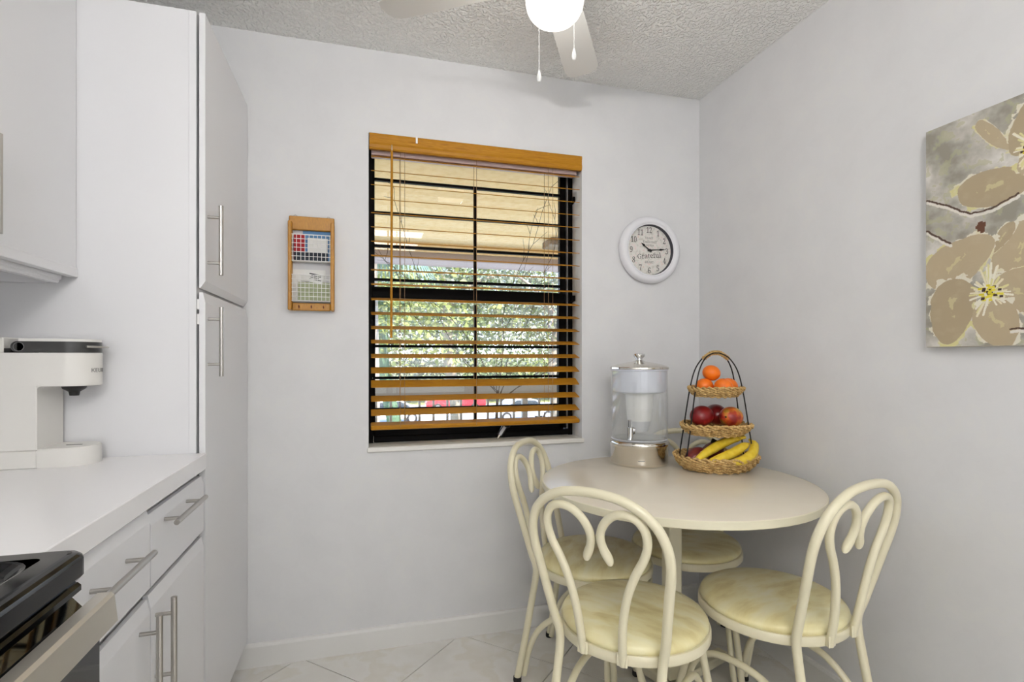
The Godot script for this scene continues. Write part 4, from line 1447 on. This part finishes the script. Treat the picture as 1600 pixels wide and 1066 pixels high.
# ---------------------------------------------------------------- lamps
func build_fan():
	var at = Vector3(0.535, CEIL, -1.435)
	var t = thing("ceiling_fan", "white ceiling fan with a round glowing globe lamp", "ceiling fan", at)
	var st = newst()
	lathe(st, [Vector2(0, -0.001), Vector2(0.085, -0.001), Vector2(0.09, -0.01), Vector2(0.085, -0.04), Vector2(0.07, -0.055), Vector2(0.07, -0.06), Vector2(0.105, -0.075), Vector2(0.115, -0.095), Vector2(0.115, -0.125), Vector2(0.10, -0.145), Vector2(0.06, -0.15), Vector2(0.055, -0.18), Vector2(0, -0.18)], 48)
	part("motor_housing", st, "fan_white", t)
	st = newst()
	lathe(st, [Vector2(0.055, -0.172), Vector2(0.094, -0.175), Vector2(0.097, -0.178), Vector2(0.097, -0.184), Vector2(0.0, -0.185)], 40)
	part("lamp_collar", st, "fan_white", t)
	# four blades
	for k in 4:
		var b = newst()
		var poly = []
		for q in [[0.14, -0.048], [0.20, -0.056], [0.50, -0.064], [0.53, -0.060], [0.548, -0.048], [0.555, -0.02], [0.555, 0.02], [0.548, 0.048], [0.53, 0.060], [0.50, 0.064], [0.20, 0.056], [0.14, 0.048]]:
			poly.append(Vector2(q[0], q[1]))
		var xf = Transform3D(Basis(Vector3.UP, deg_to_rad(58.0 + 90.0 * k)) * Basis(Vector3.RIGHT, deg_to_rad(-8)), Vector3(0, -0.157, 0))
		plan_prism(b, poly, -0.003, 0.003, xf)
		var bl = part("blade", b, "fan_white", t)
		b = newst()
		box(b, Vector3(0.135, -0.007, 0), Vector3(0.09, 0.006, 0.035), 0.002, xf)
		part("blade_bracket", b, "fan_white", bl)
	# globe
	st = newst()
	lathe(st, [Vector2(0, -0.3040), Vector2(0.02, -0.3025), Vector2(0.042, -0.2965), Vector2(0.060, -0.2860), Vector2(0.073, -0.2720), Vector2(0.081, -0.2560), Vector2(0.0845, -0.2390), Vector2(0.0855, -0.2220), Vector2(0.083, -0.2060), Vector2(0.075, -0.1920), Vector2(0.062, -0.1810), Vector2(0, -0.1810)], 48)
	part("lamp_globe", st, "lamp_globe_glow", t)
	var l = OmniLight3D.new()
	l.name = "globe_lamp_light"
	l.light_energy = FAN_ENERGY
	l.light_color = Color(1.0, 0.98, 0.96)
	l.light_size = 0.08
	l.omni_range = 8.0
	l.omni_attenuation = 2.0
	l.shadow_enabled = true
	l.position = Vector3(0, -0.242, 0)
	t.add_child(l)
	# pull chains
	for c in [[Vector3(-0.044, 0, -0.012), -0.30, -0.438], [Vector3(0.054, 0, 0.016), -0.29, -0.375]]:
		st = newst()
		var pts = []
		var y = c[1] + 0.1
		while y > c[2]:
			pts.append(c[0] + Vector3(0, y, 0))
			y -= 0.0035
		var rad = []
		for i in pts.size():
			rad.append(0.0012 if i % 2 else 0.0007)
		tube(st, pts, rad, 6)
		var ch = part("pull_chain", st, "wire_white", t)
		st = newst()
		lathe(st, [Vector2(0, -0.034), Vector2(0.004, -0.033), Vector2(0.0065, -0.026), Vector2(0.0065, -0.018), Vector2(0.004, -0.006), Vector2(0.002, 0.0), Vector2(0, 0.001)], 16, Transform3D(Basis(), c[0] + Vector3(0, c[2] + 0.003, 0)))
		part("pull_knob", st, "wire_white", ch)

func build_kitchen_light():
	# the kitchen's own ceiling panel, behind the camera
	var t = thing("ceiling_light", "white flat ceiling light panel over the galley", "ceiling light", Vector3(0.25, CEIL, 0.95))
	var st = newst()
	for q in [[Vector3(0, -0.03, 0.63), Vector3(0.70, 0.06, 0.03)], [Vector3(0, -0.03, -0.63), Vector3(0.70, 0.06, 0.03)], [Vector3(0.335, -0.03, 0), Vector3(0.03, 0.06, 1.23)], [Vector3(-0.335, -0.03, 0), Vector3(0.03, 0.06, 1.23)]]:
		box(st, q[0], q[1], 0.004)
	part("frame", st, "fan_white", t)
	part("light_diffuser", one_box(Vector3(0, -0.03, 0), Vector3(0.64, 0.02, 1.23), 0.002), "light_panel_glow", t)
	var a = AreaLight3D.new()
	a.name = "panel_light"
	a.area_size = Vector2(0.62, 1.2)
	a.light_energy = PANEL_ENERGY
	a.light_color = Color(1.0, 0.99, 0.985)
	a.area_range = 10.0
	a.area_attenuation = 2.0
	a.shadow_enabled = true
	a.position = Vector3(0, -0.065, 0)
	a.rotation_degrees.x = -90
	t.add_child(a)

func build_added_uplighter():
	# unseen uplighter, added behind the camera to brighten ceiling and upper walls
	var t = thing("added_uplighter", "added white uplighter behind the camera that brightens the ceiling", "floor lamp", Vector3(-0.17, 0, 1.0))
	var st = newst()
	lathe(st, [Vector2(0, 0), Vector2(0.13, 0), Vector2(0.135, 0.008), Vector2(0.12, 0.02), Vector2(0.02, 0.03), Vector2(0, 0.03)], 40)
	part("base", st, "fan_white", t)
	st = newst()
	tube(st, [Vector3(0, 0.02, 0), Vector3(0, 1.83, 0)], 0.012, 12)
	part("pole", st, "fan_white", t)
	st = newst()
	lathe(st, [Vector2(0, 1.82), Vector2(0.03, 1.822), Vector2(0.10, 1.85), Vector2(0.15, 1.89), Vector2(0.175, 1.93), Vector2(0.172, 1.932), Vector2(0.146, 1.893), Vector2(0.098, 1.855), Vector2(0.03, 1.83), Vector2(0, 1.828)], 48)
	part("bowl", st, "fan_white", t)
	st = newst()
	ball(st, Vector3(0, 1.885, 0), 0.035, 20, 12)
	part("bulb", st, "lamp_globe_glow", t)
	var l = OmniLight3D.new()
	l.name = "bowl_fill_light"
	l.light_energy = BOWL_FILL_ENERGY
	l.light_color = Color(1.0, 0.992, 0.99)
	l.light_size = 0.12
	l.omni_range = 9.0
	l.omni_attenuation = 2.0
	l.shadow_enabled = true
	l.position = Vector3(0, 1.925, 0)
	t.add_child(l)

# ---------------------------------------------------------------- outdoors (second-floor walkway, garden, car park)
const GROUND = -2.8
const EDGE = -4.6

func build_walkway():
	var s = thing("walkway_slab", "pale concrete walkway floor outside the window", "walkway", Vector3.ZERO)
	part("slab", one_box(Vector3(1.5, -0.09, (BACK - 0.2 + EDGE - 0.1) / 2), Vector3(16, 0.16, -(EDGE - 0.1) + BACK - 0.2)), "concrete", s)
	var f = thing("walkway_soffit", "tan stucco soffit above the walkway with a grey edge beam", "soffit", Vector3.ZERO)
	part("soffit", one_box(Vector3(1.5, 2.27, (BACK - 0.21 + EDGE) / 2), Vector3(16, 0.14, -(EDGE) + BACK - 0.21)), "soffit_stucco", f)
	part("edge_face", one_box(Vector3(1.5, 2.27, EDGE - 0.02), Vector3(16, 0.29, 0.04)), "soffit_stucco", f)
	part("beam", one_box(Vector3(1.5, 2.24, EDGE - 0.20), Vector3(16, 0.36, 0.318), 0.004), "beam_grey", f)
	# outer roof over the room and the building faces
	var o = thing("roof_slab", "flat concrete roof slab over the room", "roof", Vector3.ZERO)
	part("slab", one_box(Vector3(1.5, 2.80, (FRONT + EDGE) / 2), Vector3(16, 0.12, FRONT - EDGE + 1.0)), "concrete", o)
	var w = newst()
	for q in [[-3.9, 5.2], [4.75, 5.9]]:
		box(w, Vector3(q[0], 1.1, BACK - 0.1), Vector3(q[1], 2.2, 0.18))
	single("facade", w, "outside_wall", "tan stucco house wall on both sides of the window", "facade")
	# railing
	var r = thing("walkway_railing", "grey metal picket railing along the walkway", "railing", Vector3(0, 0, EDGE))
	part("top_rail", one_box(Vector3(1.5, 0.912, 0), Vector3(9, 0.078, 0.06), 0.006), "railing_grey", r)
	part("bottom_rail", one_box(Vector3(1.5, 0.10, 0), Vector3(9, 0.04, 0.04), 0.004), "railing_grey", r)
	var pk = newst()
	box(pk, Vector3(0, 0.496, 0), Vector3(0.02, 0.75, 0.02), 0.002)
	var pm = pk.commit()
	for i in 40:
		var p = part("picket", pm, "railing_grey", r)
		p.position.x = -0.99 + 0.1215 * i
	for x in [-1.5, 1.42, 4.3]:
		part("post", one_box(Vector3(x, 0.435, 0), Vector3(0.05, 0.87, 0.05), 0.003), "railing_grey", r)
	# box lamp under the soffit
	var l = thing("soffit_lamp", "brown box lamp fixed under the walkway soffit", "lamp", Vector3(1.66, 2.199, -4.2))
	part("housing", one_box(Vector3(0, -0.03, 0), Vector3(0.34, 0.06, 0.22), 0.008), "outlet_brown", l)

# bare twigs of a small potted shrub standing on the walkway
func build_shrub():
	var t = thing("bare_shrub", "leafless dark twiggy shrub standing outside the window", "shrub", Vector3(0.80, 0, -3.15))
	rng.seed = 5
	var st = newst()
	lathe(st, [Vector2(0, 0.0), Vector2(0.11, 0.0), Vector2(0.14, 0.26), Vector2(0.15, 0.26), Vector2(0.15, 0.28), Vector2(0.125, 0.28), Vector2(0.12, 0.25), Vector2(0, 0.25)], 24)
	part("pot", st, "pot_black", t)
	st = newst()
	tube(st, smooth_path([Vector3(0, 0.24, 0), Vector3(0.012, 0.5, 0.01), Vector3(-0.008, 0.75, 0), Vector3(0, 1.0, 0)]), [0.012, 0.012, 0.012, 0.011, 0.011, 0.011, 0.011, 0.010, 0.010, 0.010, 0.010, 0.010, 0.0095, 0.009, 0.009, 0.009, 0.0085, 0.008, 0.008], 7)
	part("stem", st, "twig_dark", t)
	for b in 9:
		st = newst()
		var a = PI * (0.08 + 0.84 * b / 8.0)
		var p = Vector3(0.02 * cos(a), 0.93 + 0.01 * b, 0.01 * sin(b * 2.0))
		var d = Vector3(cos(a), sin(a) * 0.9 + 0.35, 0.25 * sin(b * 1.7)).normalized()
		var pts = [p]
		for k in 11:
			d = (d + Vector3(rng.randf_range(-0.35, 0.35), rng.randf_range(-0.22, 0.26), rng.randf_range(-0.25, 0.25))).normalized()
			p += d * rng.randf_range(0.09, 0.15)
			p = Vector3(p.x, minf(p.y, 2.02 + 0.01 * k), clampf(p.z, -0.5, 0.5))
			pts.append(p)
			if k > 1:
				var tw = (d + Vector3(rng.randf_range(-1, 1), rng.randf_range(-0.6, 0.8), rng.randf_range(-0.6, 0.6))).normalized()
				var e = p + tw * rng.randf_range(0.05, 0.13)
				e.y = minf(e.y, 2.15)
				tube(st, [p, (p + e) / 2 + Vector3(0.006, 0.006, 0), e], [0.0016, 0.0013, 0.0008], 5)
		var rad = []
		for k in pts.size():
			rad.append(lerpf(0.0028, 0.0009, float(k) / pts.size()))
		tube(st, pts, rad, 5)
		part("branch", st, "twig_dark", t)

func leaf_mesh(L, W):
	var st = newst()
	var p = [Vector3.ZERO, Vector3(W, L * 0.5, 0.06 * L), Vector3(0, L, 0), Vector3(-W, L * 0.5, 0.06 * L)]
	var n = Vector3(0, 0, 1)
	tri(st, p[0], p[1], p[2], n, n, n)
	tri(st, p[0], p[2], p[3], n, n, n)
	return st.commit()

func tree(label, at, trunk_h, crown, n_leaves, leafm, leaf_size, bark, sd):
	rng.seed = sd
	var t = thing("tree", label, "tree", at, 0, "trees beyond the railing")
	var st = newst()
	var r0 = trunk_h * 0.03 + 0.05
	var top = Vector3(rng.randf_range(-0.4, 0.4), trunk_h, rng.randf_range(-0.3, 0.3))
	tube(st, smooth_path([Vector3.ZERO, top * 0.35 + Vector3(0.12, 0, 0), top * 0.7 - Vector3(0.1, 0, 0), top], 4), [r0 * 1.3, r0 * 1.15, r0 * 1.08, r0, r0, r0, r0 * 0.95, r0 * 0.93, r0 * 0.9, r0 * 0.88, r0 * 0.85, r0 * 0.8, r0 * 0.75], 10)
	part("trunk", st, bark, t)
	var blobs = []
	for k in 7:
		var a = TAU * k / 7.0 + rng.randf()
		var d = Vector3(cos(a) * crown.x * rng.randf_range(0.3, 0.75), rng.randf_range(-0.25, 0.8) * crown.y, sin(a) * crown.z * rng.randf_range(0.3, 0.75))
		var e = top + d
		st = newst()
		tube(st, smooth_path([top - Vector3(0, 0.3 * r0, 0), top + d * 0.45 + Vector3(0, 0.1 * crown.y, 0), e], 4), [r0 * 0.5, r0 * 0.46, r0 * 0.42, r0 * 0.38, r0 * 0.34, r0 * 0.3, r0 * 0.25, r0 * 0.2, r0 * 0.12], 7)
		part("branch", st, bark, t)
		blobs.append(e)
	var mm = MultiMesh.new()
	mm.transform_format = MultiMesh.TRANSFORM_3D
	mm.mesh = leaf_mesh(leaf_size, leaf_size * 0.32)
	mm.instance_count = n_leaves
	for i in n_leaves:
		var c = blobs[rng.randi() % 7]
		var v = Vector3(rng.randfn(), rng.randfn(), rng.randfn()) * 0.42
		var p = c + Vector3(v.x * crown.x, v.y * crown.y * 0.8, v.z * crown.z)
		p.y = maxf(p.y, 0.8 + 0.4 * rng.randf())
		var bas = Basis.from_euler(Vector3(rng.randf() * TAU, rng.randf() * TAU, rng.randf() * TAU)).scaled(Vector3.ONE * rng.randf_range(0.7, 1.3))
		mm.set_instance_transform(i, Transform3D(bas, p))
	var o = MultiMeshInstance3D.new()
	o.name = "foliage"
	o.multimesh = mm
	o.material_override = M[leafm]
	o.set_meta("kind", "stuff")
	t.add_child(o)

func build_palm():
	var at = Vector3(0.1, GROUND + 0.03, -10.5)
	var t = thing("palm_tree", "blue-green fan palm beyond the railing", "palm", at)
	var st = newst()
	tube(st, [Vector3.ZERO, Vector3(0.05, 3.2, 0), Vector3(0.0, 6.2, 0)], [0.2, 0.16, 0.15], 12)
	part("trunk", st, "bark_grey", t)
	rng.seed = 77
	for k in 16:
		var a = TAU * k / 16.0 + rng.randf() * 0.3
		var el = rng.randf_range(-0.5, 0.7)
		var d = Vector3(cos(a) * cos(el), sin(el), sin(a) * cos(el))
		var o = Vector3(0, 6.2, 0)
		var e = o + d * 0.9
		st = newst()
		tube(st, [o, o + d * 0.5 + Vector3(0, 0.05, 0), e], [0.02, 0.014, 0.01], 6)
		var side = d.cross(Vector3.UP).normalized()
		var up = side.cross(d)
		for q in 18:
			var b = -1.25 + 2.5 * q / 17.0
			var dd = (d * cos(b) + side * sin(b)).normalized()
			var tip = e + dd * 0.75 - Vector3(0, 0.35, 0)
			var w = dd.cross(up).normalized() * 0.028
			var m = e + dd * 0.45
			var n = up.normalized()
			tri(st, e, m + w, m - w, n, n, n)
			tri(st, m + w, tip, m - w, n, n, n)
		part("frond", st, "leaf_palm", t)

func build_car(called, at, paint, turn, label):
	var t = thing(called, label, "car", at, turn, "parked cars")
	var body = [Vector2(-2.15, 0.35), Vector2(-2.2, 0.62), Vector2(-2.05, 0.86), Vector2(-1.2, 0.95), Vector2(-0.55, 1.38), Vector2(0.75, 1.42), Vector2(1.55, 1.0), Vector2(2.15, 0.92), Vector2(2.22, 0.6), Vector2(2.15, 0.35)]
	var xf = Transform3D(Basis(Vector3(1, 0, 0), Vector3(0, 0, 1), Vector3(0, 1, 0)), Vector3.ZERO)
	var st = newst()
	plan_prism(st, body, -0.85, 0.85, xf)
	part("body", st, paint, t)
	for s in [-0.855, 0.845]:
		st = newst()
		plan_prism(st, [Vector2(-1.0, 0.98), Vector2(-0.5, 1.31), Vector2(0.08, 1.34), Vector2(0.08, 0.98)], s, s + 0.01, xf)
		part("window", st, "car_glass", t)
		st = newst()
		plan_prism(st, [Vector2(0.14, 0.98), Vector2(0.14, 1.34), Vector2(0.7, 1.35), Vector2(1.3, 1.02)], s, s + 0.01, xf)
		part("window", st, "car_glass", t)
	for x in [-1.35, 1.38]:
		for z in [-0.78, 0.78]:
			st = newst()
			var wf = Transform3D(Basis(Vector3(1, 0, 0), Vector3(0, 0, 1), Vector3(0, -1, 0)), Vector3(x, 0.325, z))
			lathe(st, [Vector2(0, -0.1), Vector2(0.28, -0.1), Vector2(0.325, -0.07), Vector2(0.325, 0.07), Vector2(0.28, 0.1), Vector2(0, 0.1)], 24, wf)
			var w = part("wheel", st, "tyre", t)
			st = newst()
			lathe(st, [Vector2(0.2, -0.105), Vector2(0.2, 0.105), Vector2(0, 0.11)], 18, wf)
			lathe(st, [Vector2(0, -0.11), Vector2(0.2, -0.105)], 18, wf)
			part("hubcap", st, "hub", w)

func build_outdoors():
	single("lawn", one_box(Vector3(20, GROUND - 0.1, -85), Vector3(260, 0.2, 165)), "lawn_grass", "pale green lawn beyond the car park", "lawn")
	single("car_park", one_box(Vector3(10, GROUND + 0.011, -34.5), Vector3(120, 0.02, 20)), "asphalt", "light grey asphalt car park", "car park")
	single("walled_garden_path", one_box(Vector3(6, GROUND + 0.011, -9.5), Vector3(60, 0.02, 9)), "concrete", "pale concrete path at the foot of the building", "path")
	build_car("parked_car", Vector3(1.4, GROUND + 0.021, -33), "car_white", 4, "white parked car behind the railing")
	build_car("parked_car", Vector3(6.6, GROUND + 0.021, -39), "car_red", -3, "red parked car behind the railing")
	build_car("parked_car", Vector3(9.8, GROUND + 0.021, -32), "car_silver", 183, "silver blue parked car behind the railing")
	var T = [
		["bright green leafy tree with a mossy trunk", 0.9, -15.0, 5.2, Vector3(2.4, 2.2, 2.0), 3200, "leaf_bright", 0.17, "bark_green", 101],
		["grey-green tree with a pale forked trunk", 6.2, -17.0, 5.2, Vector3(3.0, 2.6, 2.2), 3800, "leaf_grey", 0.17, "bark_grey", 102],
		["mid green spreading tree beside the forked one", 3.4, -20.0, 6.0, Vector3(3.0, 2.8, 2.2), 4200, "leaf_mid", 0.19, "bark_grey", 103],
		["bright yellow-green tree with low wide branches", 9.6, -21.0, 6.2, Vector3(3.2, 2.9, 2.4), 4200, "leaf_bright", 0.19, "bark_grey", 104],
		["tall slim tree with dense dull leaves near the palm", -1.2, -23.0, 6.8, Vector3(2.6, 3.2, 2.4), 4200, "leaf_grey", 0.2, "bark_grey", 111],
		["tall grey-green tree past the car park", -1.5, -52.0, 6.2, Vector3(6.5, 5.6, 4.0), 4600, "leaf_grey", 0.46, "bark_grey", 105],
		["broad mid green tree past the car park", 9.0, -54.0, 6.4, Vector3(7.0, 5.8, 4.0), 4600, "leaf_mid", 0.46, "bark_grey", 106],
		["broad yellow-green tree past the car park", 19.0, -55.0, 6.4, Vector3(7.0, 5.8, 4.0), 4600, "leaf_bright", 0.46, "bark_grey", 107],
		["tall dull green tree at the far lawn edge", 30.0, -62.0, 7.0, Vector3(8.0, 6.0, 4.0), 4200, "leaf_grey", 0.5, "bark_grey", 108],
		["low bright green tree at the far lawn edge", 4.0, -75.0, 11.0, Vector3(10.0, 8.0, 4.0), 4600, "leaf_bright", 0.62, "bark_grey", 109],
		["wide pale green tree at the far lawn edge", 21.0, -80.0, 11.0, Vector3(11.0, 8.0, 4.0), 4600, "leaf_mid", 0.62, "bark_grey", 110],
		["low rounded bush past the car park behind the white car", -3.0, -47.0, 1.6, Vector3(4.2, 2.0, 2.5), 3600, "leaf_bright", 0.32, "bark_grey", 121],
		["low rounded grey bush past the car park", 4.0, -48.0, 1.7, Vector3(4.4, 2.2, 2.5), 3600, "leaf_grey", 0.32, "bark_grey", 122],
		["low rounded mid green bush past the car park", 11.5, -48.0, 1.7, Vector3(4.4, 2.1, 2.5), 3600, "leaf_mid", 0.32, "bark_grey", 123],
		["low rounded yellow-green bush past the car park", 18.5, -47.0, 1.7, Vector3(4.4, 2.2, 2.5), 3600, "leaf_bright", 0.32, "bark_grey", 124]]
	for q in T:
		tree(q[0], Vector3(q[1], GROUND + 0.03, q[2]), q[3], q[4], q[5], q[6], q[7], q[8], q[9])
	build_palm()

func _ready():
	setup_view()
	make_materials()
	build_kitchen_light()
	build_added_uplighter()
	build_room()
	build_window()
	build_blind()
	build_cabinets()
	build_range()
	build_table()
	build_chairs()
	build_fan()
	build_painting()
	build_clock()
	build_letter_rack()
	build_coffee_maker()
	build_dispenser()
	build_fruit_stand()
	build_fruit()
	build_sill_gadget()
	build_walkway()
	build_shrub()
	build_outdoors()
